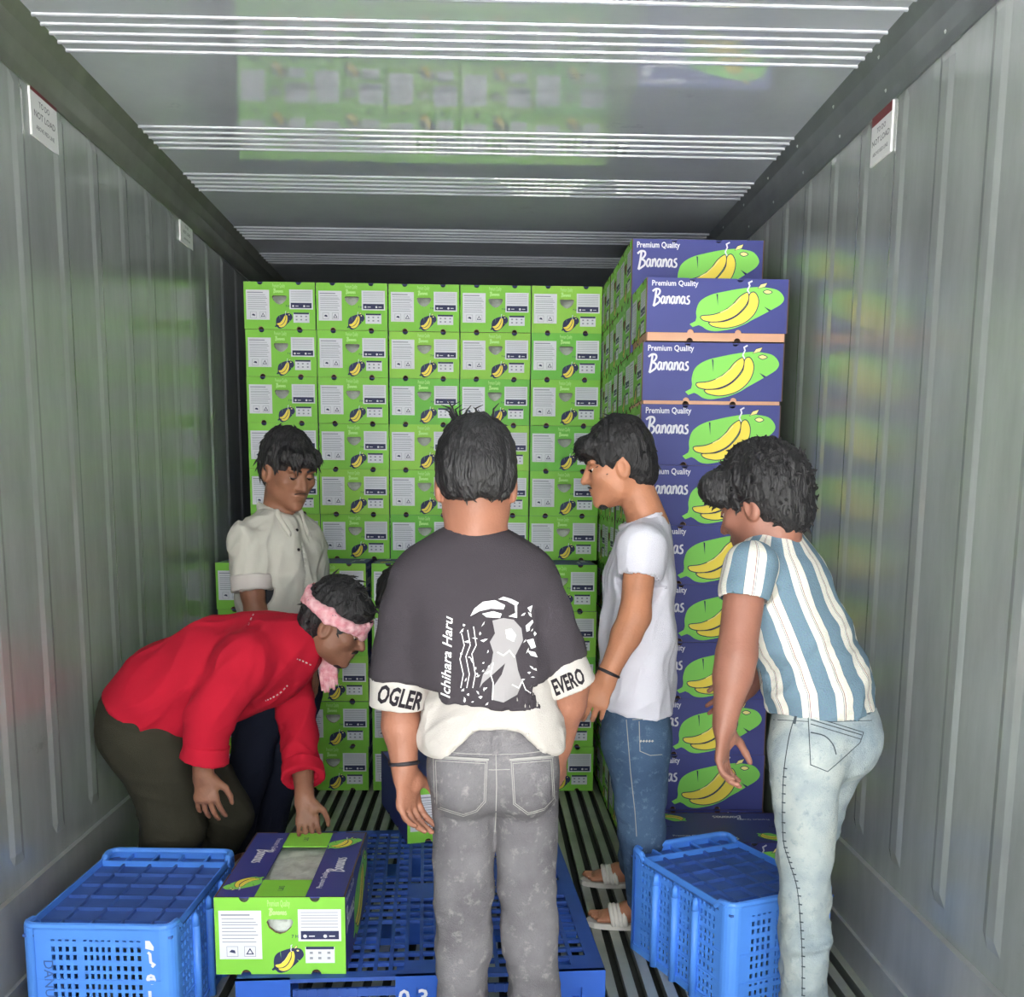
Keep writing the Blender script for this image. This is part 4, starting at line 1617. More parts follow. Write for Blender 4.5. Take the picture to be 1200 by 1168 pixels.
# ---------------- man in the black shirt, back to the camera
def man_black():
    D = 2.15
    base = V3(P(580, 1260, D)[0], D, 0)
    sk = skin('skin_tan', (146, 98, 78))
    hc = P(558, 567, D)
    M = frame((0.0, 0.94, -0.26))
    B = Field((base[0]-0.36, D-0.30, -0.01), (base[0]+0.34, D+0.34, 1.56), 0.0045)
    sdf_head(B, hc, M, 1.02)
    B.seg(hc+V3(0, -0.020, -0.05), P(557, 640, D), 0.048, 0.051, 0.02)
    B.seg(P(557, 632, D), P(505, 662, D), 0.045, 0.04, 0.03)
    B.seg(P(557, 632, D), P(610, 662, D), 0.045, 0.04, 0.03)
    B.chain([(P(557, 670, D), 0.07, 1.6), (P(560, 760, D), 0.075, 1.3), (P(577, 900, D), 0.08, 1.2)], 0.03, V3(1, 0, 0))
    la, le, lw = P(488, 680, D), P(468, 818, D), P(474, 900, D-0.03)
    B.seg(la, le, 0.043, 0.037, 0.02); B.seg(le, lerp(le, lw, 0.4), 0.037, 0.039, 0.02); B.seg(lerp(le, lw, 0.4), lw, 0.039, 0.027, 0.02)
    sdf_hand(B, lw, V3(0.10, 0.02, -1), V3(0.80, -0.55, 0), +1, (0.35, 0.35, 0.25), 0.98, thumb=0.35)
    ra, re, rw = P(630, 680, D), P(667, 802, D+0.01), P(657, 872, D+0.06)
    B.seg(ra, re, 0.045, 0.040, 0.02); B.seg(re, lerp(re, rw, 0.3), 0.040, 0.040, 0.02); B.seg(lerp(re, rw, 0.3), rw, 0.040, 0.027, 0.02)
    sdf_hand(B, rw, V3(-0.02, 0.10, -1), V3(-0.85, 0.30, 0), -1, (0.35, 0.4, 0.3), 0.98, thumb=0.35)
    for (hx, kx, ax_) in ((545, 545, 543), (614, 619, 627)):
        h_, k_ = P(hx, 920, D), P(kx, 1040, D)
        a_ = V3(P(ax_, 1250, D)[0], D, 0.09)
        B.seg(h_, k_, 0.055, 0.042, 0.02); B.seg(k_, a_, 0.042, 0.030, 0.02)
        foot(B, a_, (0.05 if ax_ > 580 else -0.05, 1, 0))
    root, _, _ = person(B, sk, base, 'man seen from behind in a black printed shirt and faded grey jeans, front and centre')
    def hair(F, T, M_, s):
        hair_base(F, T, M_, s, up=0.008, nape=-0.012)
        F.cut(T((0, -0.06, -0.048)), M_@V3(0, 0.25, -1.0))
    T, ho, hv, hf = head_parts(root, hc, M, 1.02, hair, eyes=False, brows=False, seed=4)
    ctr = T((0, -0.01, 0.05))
    tuft_part(root, ho, hv, hf, lambda p: V3(0, -0.3, -1), 0.013, 500, r=0.0026, jit=0.35, lift=0.14, seed=2)
    top = T((0, -0.01, 0.125))
    mb = MB()
    rr = random.Random(12)
    for i in range(16):
        p = top+V3(rr.uniform(-0.045, 0.035), rr.uniform(-0.03, 0.03), -0.012)
        d = V3(rr.uniform(-0.5, 0.5)+(p[0]-top[0])*6, rr.uniform(-0.3, 0.1), 1.0)
        L = rr.uniform(0.022, 0.050)
        e = p+nrm(d)*L
        mb.tube([p, p+nrm(d)*L*0.5, e, e+nrm(d+V3(rr.uniform(-1.5, 1.5), 0, -0.4))*L*0.4], [0.0032, 0.0028, 0.002, 0.0006], 4, cap=False)
    mb.build('hair_spikes', HAIR, parent=ho, smooth=True)['kind'] = 'stuff'
    # shirt
    tee = cloth('faded_black_cotton', (60, 55, 60), var=0.07, vscale=5)
    S = Field((base[0]-0.36, D-0.26, 0.85), (base[0]+0.34, D+0.26, 1.36), 0.005)
    ux = V3(1, 0, 0)
    S.chain([(P(557, 645, D), 0.062, 1.35), (P(556, 668, D), 0.086, 1.75), (P(557, 705, D), 0.108, 1.46), (P(560, 770, D), 0.114, 1.36), (P(574, 860, D), 0.122, 1.25)], 0.03, ux)
    S.seg(P(557, 645, D), P(498, 672, D), 0.050, 0.050, 0.03); S.seg(P(557, 645, D), P(614, 672, D), 0.050, 0.050, 0.03)
    S.seg(P(491, 684, D), P(477, 718, D), 0.055, 0.053, 0.03); S.seg(P(477, 718, D), P(471, 760, D), 0.053, 0.055, 0.02); S.seg(P(471, 760, D), P(468, 805, D-0.01), 0.055, 0.062, 0.02)
    S.seg(P(622, 684, D), P(638, 718, D), 0.055, 0.053, 0.03); S.seg(P(638, 718, D), P(652, 758, D), 0.053, 0.053, 0.02); S.seg(P(652, 758, D), P(661, 786, D), 0.053, 0.054, 0.02)
    lc, ln_ = P(468, 826, D), nrm(P(466, 900, D)-P(472, 760, D)+V3(0, 0, 0))
    rc, rn_ = P(669, 806, D), nrm(V3(0.42, 0, -0.9))
    S.seg(lerp(lc, lc-ln_, 0.07), lc+ln_*0.05, 0.050, 0.052, 0.0, op='s')
    S.seg(lerp(rc, rc-rn_, 0.07), rc+rn_*0.05, 0.044, 0.046, 0.0, op='s')
    S.cut(lc-ln_*0.060, ln_, 0.135); S.cut(rc-rn_*0.055, rn_, 0.115)
    hem = P(575, 832, D-0.13)+V3(0, 0.13, 0)
    S.seg(hem+V3(0, 0, -0.12), hem+V3(0, 0, 0.03), 0.112, 0.108, 0.0, ux, 1.25, op='s')
    S.cut(hem, V3(-0.12, 0, -1), 0.20)
    S.ell(P(557, 622, D)+V3(0, 0.01, 0.0), (0.062, 0.066, 0.030), None, 0.006, 's')
    def dsp(v):
        low = np.clip((1.27-v[:, 2])/0.3, 0.15, 1)
        return low*(folds(v, (0.3, 0, 1), 0.006, 13, 4, 3)+0.003*vnoise(v*20, 5))
    so_, sv, sf = solid('shirt', S, tee, root, 3, disp=dsp)
    # white bands at the sleeve ends with black letters
    ink = cloth('black_print', (38, 34, 40), bump=0)
    for (c_, n_, r_, word, px, py, sz, rot) in ((lc, ln_, 0.0635, 'OGLER', 440, 822, 30, 0.20), (rc, rn_, 0.0560, 'EVERO', 651, 815, 26, -0.42)):
        K = Field(c_-0.13, c_+0.13, 0.0045)
        hi = c_-n_*0.072
        K.seg(hi-n_*0.03, c_+n_*0.03, r_*1.06, r_*0.99 if r_ > 0.06 else r_*1.02, 0.0)
        K.seg(hi-n_*0.06, c_+n_*0.06, r_-0.012, r_-0.012, 0.0, op='s')
        K.cut(c_+n_*0.004, n_); K.cut(hi, -n_)
        ko, kv, kf = solid('sleeve_band', K, WCLOTH, so_, 3, disp=lambda v: 0.002*vnoise(v*22, 8))
        p = Print2D()
        p.text(word, px, -py, sz, 0, 1, rot=-rot, bold=0.035, sx=0.56 if r_ > 0.06 else 0.50, shear=0.15)
        decal('sleeve_lettering', p, [ink], so_, camray, kv, kf, 0.0015, 6)
    # print on the back: handwriting and a rough white figure
    wp = cloth('white_print', (226, 224, 224), bump=0)
    gp = cloth('grey_print', (150, 146, 148), bump=0)
    p = Print2D()
    pl_ = lambda pts, m_, l=1: p.poly([(x, -y) for x, y in pts], m_, l)
    pl_([(551, 722), (556, 713), (566, 705), (580, 703), (592, 709), (590, 714), (575, 713), (562, 716)], 0)
    pl_([(565, 719), (578, 716), (588, 719), (586, 724), (570, 723)], 0)
    pl_([(584, 702), (590, 699), (600, 702), (608, 706), (606, 709), (606, 724), (596, 722), (604, 718), (603, 709), (594, 704)], 0)
    pl_([(577, 727), (590, 724), (602, 726), (611, 736), (613, 750), (608, 760), (604, 768), (607, 785), (612, 800), (606, 814), (590, 823), (578, 820), (577, 806), (588, 790), (592, 777), (580, 788), (566, 800), (562, 806), (566, 790), (576, 776), (578, 764), (574, 752), (580, 742)], 1)
    pl_([(592, 738), (599, 736), (605, 744), (602, 752), (594, 748)], 0, 2)
    for q in (([(583, 764), (590, 768), (597, 762), (603, 770)]), ([(578, 776), (575, 790), (578, 800), (577, 820)]), ([(600, 802), (608, 806), (612, 798), (616, 808), (622, 812)])):
        p.stroke([(x, -y) for x, y in q], 1.3, 0, 2)
    rr = random.Random(21)
    for i in range(46):
        x, y = rr.uniform(540, 574), rr.uniform(730, 826)
        if i > 30:
            x, y = rr.uniform(612, 628), rr.uniform(712, 815)
        a = rr.uniform(0, 3.14)
        L = rr.uniform(3, 8); wd = rr.uniform(1.0, 2.6)
        c, s_ = math.cos(a), math.sin(a)
        pl_([(x-c*L*0.5, y-s_*L*0.5), (x+s_*wd, y-c*wd), (x+c*L*0.5, y+s_*L*0.5), (x-s_*wd*0.4, y+c*wd*0.4)], 0, 1+0.02*i)
    for q in ([(618, 712), (624, 709), (622, 718)], [(616, 733), (624, 726), (625, 729), (617, 740)], [(617, 750), (625, 748), (628, 758), (623, 760)], [(618, 762), (627, 764), (630, 770), (622, 768)]):
        pl_(q, 0)
    p.text('Ichihara Haru', 527, -819, 15.5, 0, 1, rot=math.radians(88), bold=0.012, shear=0.35, sx=1.12)
    for k in range(3):
        x = 541+k*7
        p.stroke([(x, -742+k*4), (x+3, -756), (x-2, -772+k*3), (x+2, -790), (x-1, -806)], 1.1, 0, 1)
    decal('back_print', p, [wp, gp], so_, camray, sv, sf, 0.0014, 7)
    # white vest hanging out below
    U = Field((base[0]-0.24, D-0.24, 0.74), (base[0]+0.24, D+0.24, 1.08), 0.005)
    U.chain([(P(573, 790, D), 0.100, 1.3), (P(575, 860, D), 0.119, 1.27), (P(576, 905, D), 0.129, 1.22)], 0.02, ux)
    sl_, X, Y, Z = U.sub(U.lo, U.lo+U.h*U.n)
    z0, z1 = P(575, 892, D-0.12)[2], P(575, 854, D-0.12)[2]
    xc = P(583, 860, D-0.1)[0]
    zc = z0+(z1-z0)*np.exp(-((X-xc)/0.085)**4)+0.06*np.clip(Y-D, 0, 1)
    U.S[sl_] = np.maximum(U.S[sl_], (zc-Z).astype(np.float32))
    U.seg(P(576, 960, D), P(576, 830, D), 0.108, 0.100, 0.0, ux, 1.24, op='s')
    solid('vest', U, WCLOTH, root, 1, disp=lambda v: folds(v, (0.8, 0, 0.55), 0.006, 16, 4, 31))
    # jeans
    dn = denim('grey_denim', (82, 79, 84), (122, 119, 122), (156, 152, 150), 6)
    J = Field((base[0]-0.26, D-0.24, 0.03), (base[0]+0.28, D+0.24, 0.98), 0.0055)
    J.chain([(P(577, 835, D), 0.097, 1.31), (P(577, 885, D), 0.103, 1.26), (P(578, 900, D), 0.100, 1.27)], 0.02, ux)
    J.ell(P(542, 908, D-0.045), (0.070, 0.075, 0.095), None, 0.03); J.ell(P(615, 908, D-0.045), (0.070, 0.075, 0.095), None, 0.03)
    for (hx, kx, mx_, ax_) in ((543, 544, 543, 542), (614, 618, 622, 628)):
        J.seg(P(hx, 905, D), P(kx, 1040, D), 0.075, 0.061, 0.009)
        J.seg(P(kx, 1040, D), P(mx_, 1110, D), 0.062, 0.056, 0.007)
        q = V3(P(ax_, 1250, D)[0], D, 0.06)
        J.seg(P(mx_, 1110, D), P(ax_, 1190, D), 0.056, 0.051, 0.007)
        J.seg(P(ax_, 1190, D), q, 0.051, 0.056, 0.02)
    top_ = P(577, 848, D-0.10)+V3(0, 0.10, 0)
    J.cut(top_+V3(0, -0.03, 0), V3(0, 0.12, 1))
    jo, jv, jf = solid('jeans', J, dn, root, 1, disp=lambda v: folds(v, (1, 0, 0.35), 0.0075, 11, 2.6, 41)*np.clip((0.75-v[:, 2])/0.3, 0.25, 1.0)+0.002*vnoise(v*26, 9))
    WB = Field((base[0]-0.26, D-0.24, 0.78), (base[0]+0.28, D+0.24, 1.0), 0.005)
    WB.chain([(P(577, 830, D), 0.098, 1.31), (P(577, 890, D), 0.1075, 1.26)], 0.0, ux)
    WB.chain([(P(577, 820, D), 0.090, 1.33), (P(577, 895, D), 0.100, 1.27)], 0.0, ux)
    WB.cut(top_+V3(0, -0.03, 0.004), V3(0, 0.12, 1)); WB.cut(top_+V3(0, -0.03, -0.028), V3(0, -0.12, -1))
    solid('waistband', WB, dn, jo, 1)
    st = MB()
    pk = Print2D()
    for sgn, pts in ((0, [(505, 886), (573, 890), (571, 940), (560, 952), (543, 958), (507, 947)]), (1, [(597, 890), (649, 886), (652, 938), (640, 950), (618, 956), (600, 943)])):
        pq = [(x, -y) for x, y in pts]
        p = Print2D()
        p.poly(pq[::-1], 0, 1)
        for inset in (0.93, 0.86):
            cx_ = sum(a for a, b in pq)/len(pq); cy_ = sum(b for a, b in pq)/len(pq)
            p.stroke([(cx_+(a-cx_)*inset, cy_+(b-cy_)*(inset+0.02)) for a, b in pq], 0.8, 1, 2, closed=True)
        p.stroke([pq[0], pq[1]], 2.2, 1, 1.6)
        decal('back_pocket', p, [dn, THREAD], jo, camray, jv, jf, 0.0035, 7)
    p = Print2D()
    p.stroke([(581, -880), (582, -920), (581, -958), (580, -975)], 1.0, 0, 1)
    for yy_ in (879, 897):
        p.stroke([(512, -yy_-1), (545, -yy_-4), (578, -yy_-5), (612, -yy_-4), (646, -yy_)], 0.9, 0, 1)
    decal('seam_stitching', p, [THREAD], jo, camray, jv, jf, 0.0022, 7)
    p = Print2D()
    p.poly([(577, -862), (584, -862), (584, -884), (577, -884)], 0, 1)
    decal('belt_loop', p, [dn], jo, camray, jv, jf, 0.018, 7)
    bracelet(root, lerp(le, lw, 0.93), lw-le, 0.030)
    for (ax_, dx) in ((542, -0.05), (628, 0.05)):
        a = V3(P(ax_, 1250, D)[0], D, 0)
        d = nrm((dx, 1, 0))
        sandal(root, a, d, V3(-d[1], d[0], 0))
man_black()

# ---------------- man in the grey shirt, standing behind at the left
def man_grey():
    D = 3.56
    fw = nrm((0.80, -0.60, 0)); ul = V3(-fw[1], fw[0], 0)
    base = V3(P(325, 1000, D)[0], D, 0)
    sk = skin('skin_brown', (138, 94, 72))
    hc = P(337, 552, D-0.02)
    M = frame((0.66, -0.70, -0.30))
    B = Field((base[0]-0.34, D-0.42, -0.01), (base[0]+0.36, D+0.34, 1.62), 0.0045)
    sdf_head(B, hc, M, 1.04)
    nb_ = P(326, 606, D)
    B.seg(hc+M@V3(0, -0.03, -0.06), nb_, 0.050, 0.056, 0.02)
    B.chain([(nb_-V3(0, 0, 0.03), 0.06, 1.5), (P(328, 660, D), 0.075, 1.4), (P(330, 800, D), 0.075, 1.3)], 0.03, ul)
    rs, re, rw = nb_-ul*0.135-V3(0, 0, 0.075), P(296, 695, D-0.14), P(310, 775, D-0.16)
    ls, le, lw = nb_+ul*0.125-V3(0, 0, 0.075), P(372, 700, D+0.10), P(362, 775, D-0.05)
    for s_, e_, w_ in ((rs, re, rw), (ls, le, lw)):
        B.seg(s_, e_, 0.042, 0.037, 0.02); B.seg(e_, lerp(e_, w_, 0.3), 0.037, 0.037, 0.02); B.seg(lerp(e_, w_, 0.3), w_, 0.037, 0.025, 0.02)
    sdf_hand(B, rw, V3(0.15, -0.1, -1), V3(0.5, 0.8, 0), -1, (0.3, 0.4, 0.3), 0.95)
    sdf_hand(B, lw, V3(0.10, -0.1, -1), V3(-0.5, -0.6, 0), +1, (0.3, 0.4, 0.3), 0.95)
    hips = P(328, 815, D)
    for sg in (-1, 1):
        h_ = hips+ul*sg*0.085
        k_ = V3(h_[0]-0.05, h_[1]+0.02, 0.42)
        a_ = V3(h_[0]-0.15, h_[1]+0.08, 0.09)
        B.seg(h_, k_, 0.055, 0.042, 0.02); B.seg(k_, a_, 0.042, 0.030, 0.02)
        foot(B, a_, fw)
    root, _, _ = person(B, sk, base, 'man in an open pale grey shirt standing at the left, looking down')
    def hair(F, T, M_, s):
        hair_base(F, T, M_, s, up=0.012, nape=-0.045)
        for x in (-0.045, -0.015, 0.015, 0.045):
            F.ell(T((x, 0.074-abs(x)*0.3, 0.066)), np.array([0.030, 0.036, 0.028])*s, M_, 0.012)
        F.ell(T((0.030, 0.090, 0.050)), np.array([0.026, 0.016, 0.020])*s, M_, 0.012)
        F.ell(T((-0.030, 0.088, 0.052)), np.array([0.022, 0.014, 0.016])*s, M_, 0.012)
    T, ho, hv, hf = head_parts(root, hc, M, 1.04, hair, moustache=0.3, seed=6)
    tuft_part(root, ho, hv, hf, lambda p: M@V3(0, 0.75, -0.75), 0.034, 420, r=0.0035, jit=0.28, lift=0.10, seed=4)
    sh = cloth('pale_grey_cotton', (178, 176, 166), var=0.06, vscale=6)
    S = Field((base[0]-0.32, D-0.40, 0.72), (base[0]+0.34, D+0.32, 1.40), 0.005)
    S.chain([(nb_-V3(0, 0, 0.0), 0.058, 1.15), (nb_-V3(0, 0, 0.055), 0.080, 1.5), (P(326, 645, D), 0.108, 1.42), (P(330, 700, D), 0.112, 1.36), (P(332, 790, D), 0.122, 1.28)], 0.03, ul)
    for s_, e_ in ((rs, re), (ls, le)):
        S.seg(nb_-V3(0, 0, 0.02), s_, 0.045, 0.050, 0.03)
        S.seg(s_, lerp(s_, e_, 0.5), 0.055, 0.057, 0.03); S.seg(lerp(s_, e_, 0.5), e_, 0.057, 0.055, 0.02)
    rc, rn_ = lerp(rs, re, 0.92), nrm(re-rs)
    S.seg(rc-rn_*0.06, rc+rn_*0.06, 0.043, 0.046, 0.0, op='s')
    S.cut(rc, rn_, 0.075)
    lc, ln_ = lerp(ls, le, 0.96), nrm(le-ls)
    S.cut(lc, ln_, 0.075)
    S.cut(P(332, 765, D), V3(0, 0, -1), 0.3)
    S.ell(nb_+V3(0, 0, 0.040)+fw*0.025, (0.058, 0.058, 0.050), None, 0.006, 's')
    # open front: a narrow wedge cut out of the placket
    for yy_ in range(608, 712, 5):
        c_ = P(351+(yy_-608)*0.10, yy_, D-0.10)
        vd = nrm(c_-CAMP)
        S.ell(c_, (0.0085+0.00007*(yy_-608), 0.050, 0.012), frame(vd), 0.003, 's')
    so_, sv, sf = solid('shirt', S, sh, root, 1, disp=lambda v: folds(v, (0.2, 0.1, 1), 0.009, 14, 3.0, 13)+0.003*vnoise(v*24, 2))
    K = Field(rc-0.13, rc+0.13, 0.0045)
    K.seg(rc-rn_*0.055, rc+rn_*0.04, 0.067, 0.071, 0.0)
    K.seg(rc-rn_*0.09, rc+rn_*0.09, 0.046, 0.048, 0.0, op='s')
    K.cut(rc+rn_*0.008, rn_); K.cut(rc-rn_*0.045, -rn_)
    solid('rolled_cuff', K, WCLOTH, so_, 1, disp=lambda v: 0.004*vnoise(v*26, 8))
    # collar: two raised leaves
    for sg in (-1, 1):
        a = nb_+V3(0, 0, 0.035)-fw*0.045+ul*sg*0.045
        b = nb_+V3(0, 0, 0.005)+fw*0.055+ul*sg*0.052
        c = nb_+V3(0, 0, -0.050)+fw*0.100+ul*sg*0.042
        K = Field(np.minimum(np.minimum(a, b), c)-0.05, np.maximum(np.maximum(a, b), c)+0.05, 0.004)
        K.seg(a, b, 0.009, 0.010, 0.01, V3(0, 0, 1), 2.2); K.seg(b, c, 0.009, 0.007, 0.01, V3(0, 0, 1), 2.4)
        solid('collar', K, sh, so_, 1)
    # dark vest inside
    U = Field((base[0]-0.3, D-0.3, 0.8), (base[0]+0.3, D+0.3, 1.36), 0.006)
    U.chain([(nb_-V3(0, 0, 0.06), 0.070, 1.4), (P(326, 650, D), 0.100, 1.35), (P(332, 760, D), 0.106, 1.3)], 0.03, ul)
    solid('vest', U, cloth('charcoal_cotton', (52, 52, 56)), root, 1)
    btn = mat('shirt_button', (24, 22, 22), 0.9, spec=0.1)
    for (px, py) in ((343, 600), (348, 621), (350, 644)):
        o_, d_ = camray(px, -py)
        bv = BVHTree.FromPolygons([tuple(q) for q in sv], [tuple(int(i) for i in q) for q in sf])
        h, _, _, _ = bv.ray_cast(Vector(o_), Vector(d_))
        if h is not None:
            h = np.array(h)
            MB().tube([h+d_*0.002, h-d_*0.004], 0.0055, 8).build('button', btn, parent=so_)
    nv = cloth('navy_trouser_cloth', (34, 38, 54), var=0.08)
    J = Field((base[0]-0.28, D-0.28, 0.02), (base[0]+0.28, D+0.28, 0.98), 0.0065)
    J.chain([(P(330, 775, D), 0.105, 1.3), (hips, 0.112, 1.25)], 0.02, ul)
    for sg in (-1, 1):
        h_ = hips+ul*sg*0.080
        k_ = V3(h_[0]-0.05, h_[1]+0.02, 0.42)
        a_ = V3(h_[0]-0.15, h_[1]+0.08, 0.06)
        J.seg(h_, k_, 0.088, 0.070, 0.03); J.seg(k_, a_, 0.070, 0.060, 0.02)
    solid('trousers', J, nv, root, 1, disp=lambda v: folds(v, (1, 0, 0.3), 0.005, 10, 3, 17))
    for sg in (-1, 1):
        h_ = hips+ul*sg*0.085
        a = V3(h_[0]-0.15, h_[1]+0.08, 0)
        sandal(root, a, fw, V3(-fw[1], fw[0], 0))
man_grey()

# ---------------- man in red, bending over the near carton
def man_red():
    D = 3.10
    fw = nrm((1.0, -0.10, 0)); ul = V3(-fw[1], fw[0], 0)
    base = V3(P(200, 1082, D)[0], D, 0)
    sk = skin('skin_deep_brown', (134, 92, 72))
    hc = P(392, 732, D-0.02)
    M = frame((0.88, -0.12, -0.44))
    B = Field((base[0]-0.30, D-0.36, -0.01), (base[0]+0.72, D+0.36, 1.14), 0.0045)
    sdf_head(B, hc, M, 0.98)
    nb_ = P(352, 752, D)
    B.seg(hc+M@V3(0, -0.035, -0.055), nb_, 0.050, 0.056, 0.02)
    B.chain([(nb_, 0.06, 1.2), (P(310, 770, D), 0.08, 1.3), (P(250, 785, D), 0.08, 1.2), (P(175, 845, D), 0.085, 1.2)], 0.03, ul)
    ns, ne, nw = P(285, 775, D-0.17), P(247, 840, D-0.20), P(238, 905, D-0.20)
    fs, fe, fwr = P(338, 785, D+0.15), P(352, 862, D+0.06), P(357, 934, 2.99)
    for s_, e_, w_ in ((ns, ne, nw), (fs, fe, fwr)):
        B.seg(s_, e_, 0.042, 0.038, 0.02); B.seg(e_, lerp(e_, w_, 0.4), 0.038, 0.037, 0.02); B.seg(lerp(e_, w_, 0.4), w_, 0.037, 0.026, 0.02)
    sdf_hand(B, nw, V3(0.10, -0.05, -1), V3(0.10, 1.0, 0), -1, (0.30, 0.25, 0.2), 1.0, spread=0.13, thumb=0.3)
    sdf_hand(B, fwr, V3(0.16, -0.38, -0.92), V3(0.15, -0.75, 0.28), +1, (0.15, 0.5, 0.4), 0.95, thumb=0.4)
    hip = P(178, 858, D)
    legs = ((P(178, 868, D-0.07), P(206, 965, D-0.03), V3(P(172, 1082, D-0.03)[0], D-0.02, 0.09)),
            (P(205, 868, D+0.09), P(262, 955, D+0.15), V3(P(226, 1075, D+0.17)[0], D+0.17, 0.09)))
    for h_, k_, a_ in legs:
        B.seg(h_, k_, 0.060, 0.045, 0.02); B.seg(k_, a_, 0.045, 0.030, 0.02)
        foot(B, a_, fw)
    root, _, _ = person(B, sk, base, 'man in a red shirt and pink headband bending over the carton on the pallet')
    def hair(F, T, M_, s):
        hair_base(F, T, M_, s, up=0.020, nape=-0.070)
        F.ell(T((0, 0.055, 0.082)), np.array([0.060, 0.044, 0.036])*s, M_, 0.02)
        F.ell(T((0, -0.070, -0.035)), np.array([0.050, 0.034, 0.050])*s, M_, 0.03)
    T, ho, hv, hf = head_parts(root, hc, M, 0.98, hair, moustache=0.9, beard=1, seed=9)
    tuft_part(root, ho, hv, hf, lambda p: M@V3(0, 0.6, 0.2), 0.030, 320, r=0.0035, jit=0.35, lift=0.12, seed=7)
    # headband: two twisted rolls of checked cotton
    pk1 = cloth('pink_scarf', (214, 132, 142), rgb2=(240, 196, 200), vscale=60, bump=0.4)
    K = Field(hc-0.17, hc+0.17, 0.004)
    n = 26
    for r_ in (0, 1):
        pts = []
        for k in range(n+1):
            a = 2*math.pi*k/n
            w_ = 0.011*math.sin(a*2.5+r_*math.pi)
            pts.append(T((0.085*math.cos(a), -0.010+0.104*math.sin(a), 0.036+w_-0.010*math.sin(a)+(0.010 if r_ else -0.008))))
        for a, b in zip(pts[:-1], pts[1:]):
            K.seg(a, b, 0.0125, 0.0125, 0.004, M[:, 2], 1.35)
    so1, sv1, sf1 = solid('headband', K, pk1, root, 1, disp=lambda v: 0.0028*vnoise(v*60, 3))
    mb = MB()
    rr = random.Random(5)
    for i in range(6):
        a = P(374+i*2.2, 742, D+0.05)
        b = P(377+i*3.2, 790+rr.uniform(-4, 4), D+0.06)
        c = P(378+i*3.4, 806+rr.uniform(-5, 6), D+0.06)
        mb.tube([a, lerp(a, b, 0.5)+V3(0.004, 0, 0), b, c], [0.009, 0.010, 0.009, 0.004], 6)
    mb.build('scarf_tail', pk1, parent=so1, smooth=True)
    # shirt
    rd = cloth('red_cotton', (178, 24, 46), var=0.07, vscale=5, bump=0.2)
    S = Field((base[0]-0.32, D-0.40, 0.46), (base[0]+0.62, D+0.36, 1.12), 0.005)
    S.chain([(P(160, 852, D), 0.140, 1.18), (P(200, 812, D), 0.150, 1.15), (P(255, 785, D), 0.152, 1.15), (P(305, 772, D), 0.140, 1.25), (P(338, 760, D), 0.098, 1.35), (P(352, 754, D), 0.066, 1.15)], 0.03, ul)
    for s_, e_, w_, r_ in ((ns, ne, nw, 0.070), (fs, fe, fwr, 0.062)):
        S.seg(lerp(P(310, 765, D), s_, 0.5), s_, 0.08, r_+0.004, 0.04)
        S.seg(s_, e_, r_, r_-0.006, 0.03); S.seg(e_, lerp(e_, w_, 0.6), r_-0.006, r_-0.010, 0.02)
    hemp = P(170, 836, D)
    S.cut(hemp, V3(-0.58, 0, -0.81), 0.26)
    cuffs = []
    for e_, w_, t, r_ in ((ne, nw, 0.72, 0.054), (fe, fwr, 0.66, 0.050)):
        c_, n_ = lerp(e_, w_, t), nrm(w_-e_)
        S.seg(c_-n_*0.05, c_+n_*0.08, r_-0.012, r_-0.010, 0.0, op='s')
        S.cut(c_, n_, 0.11)
        cuffs.append((c_, n_, r_))
    S.ell(P(372, 744, D), (0.060, 0.058, 0.070), None, 0.008, 's')
    def dsp(v):
        return folds(v, (0.7, 0, 0.7), 0.008, 10, 3.0, 23)+0.003*vnoise(v*20, 2)
    so_, sv, sf = solid('shirt', S, rd, root, 2, disp=dsp)
    for c_, n_, r_ in cuffs:
        K = Field(c_-0.13, c_+0.13, 0.0045)
        K.seg(c_-n_*0.05, c_+n_*0.03, r_+0.011, r_+0.019, 0.0)
        K.seg(c_-n_*0.09, c_+n_*0.06, r_-0.012, r_-0.006, 0.0, op='s')
        K.cut(c_+n_*0.012, n_); K.cut(c_-n_*0.040, -n_)
        solid('rolled_cuff', K, rd, so_, 1, disp=lambda v: 0.004*vnoise(v*28, 8))
    # collar band and white stitching
    K = Field(nb_-0.12, nb_+0.13, 0.0045)
    ax = nrm(P(372, 744, D)-P(338, 762, D))
    for k in range(16):
        a0, a1 = 2*math.pi*k/16, 2*math.pi*(k+1)/16
        v_ = np.cross(ax, ul)
        c0 = P(357, 751, D)
        K.seg(c0+0.064*(math.cos(a0)*ul+math.sin(a0)*v_), c0+0.064*(math.cos(a1)*ul+math.sin(a1)*v_), 0.009, 0.009, 0.003, ax, 2.0)
    solid('collar', K, rd, so_, 1)
    p = Print2D()
    for seg_ in ([(301, 714), (296, 721), (290, 734)], [(348, 772), (356, 775), (366, 780)], [(337, 803), (328, 812), (318, 818), (311, 821)], [(335, 905), (337, 915)]):
        q = smoothpath([(x, -y) for x, y in seg_], 5, closed=False)
        for a, b in zip(q[::2], q[1::2]):
            p.stroke([a, b], 1.5, 0, 1)
    decal('shirt_stitching', p, [WCLOTH], so_, camray, sv, sf, 0.0015, 8)
    ol = cloth('dark_olive_cloth', (52, 50, 40), var=0.10)
    J = Field((base[0]-0.30, D-0.34, 0.02), (base[0]+0.42, D+0.36, 0.90), 0.0065)
    J.chain([(P(176, 825, D), 0.125, 1.2), (hip, 0.130, 1.2)], 0.03, ul)
    J.ell(P(163, 850, D), (0.11, 0.14, 0.12), None, 0.05)
    for h_, k_, a_ in legs:
        J.seg(h_, k_, 0.112, 0.088, 0.04); J.seg(k_, V3(a_[0], a_[1], 0.05), 0.088, 0.066, 0.03)
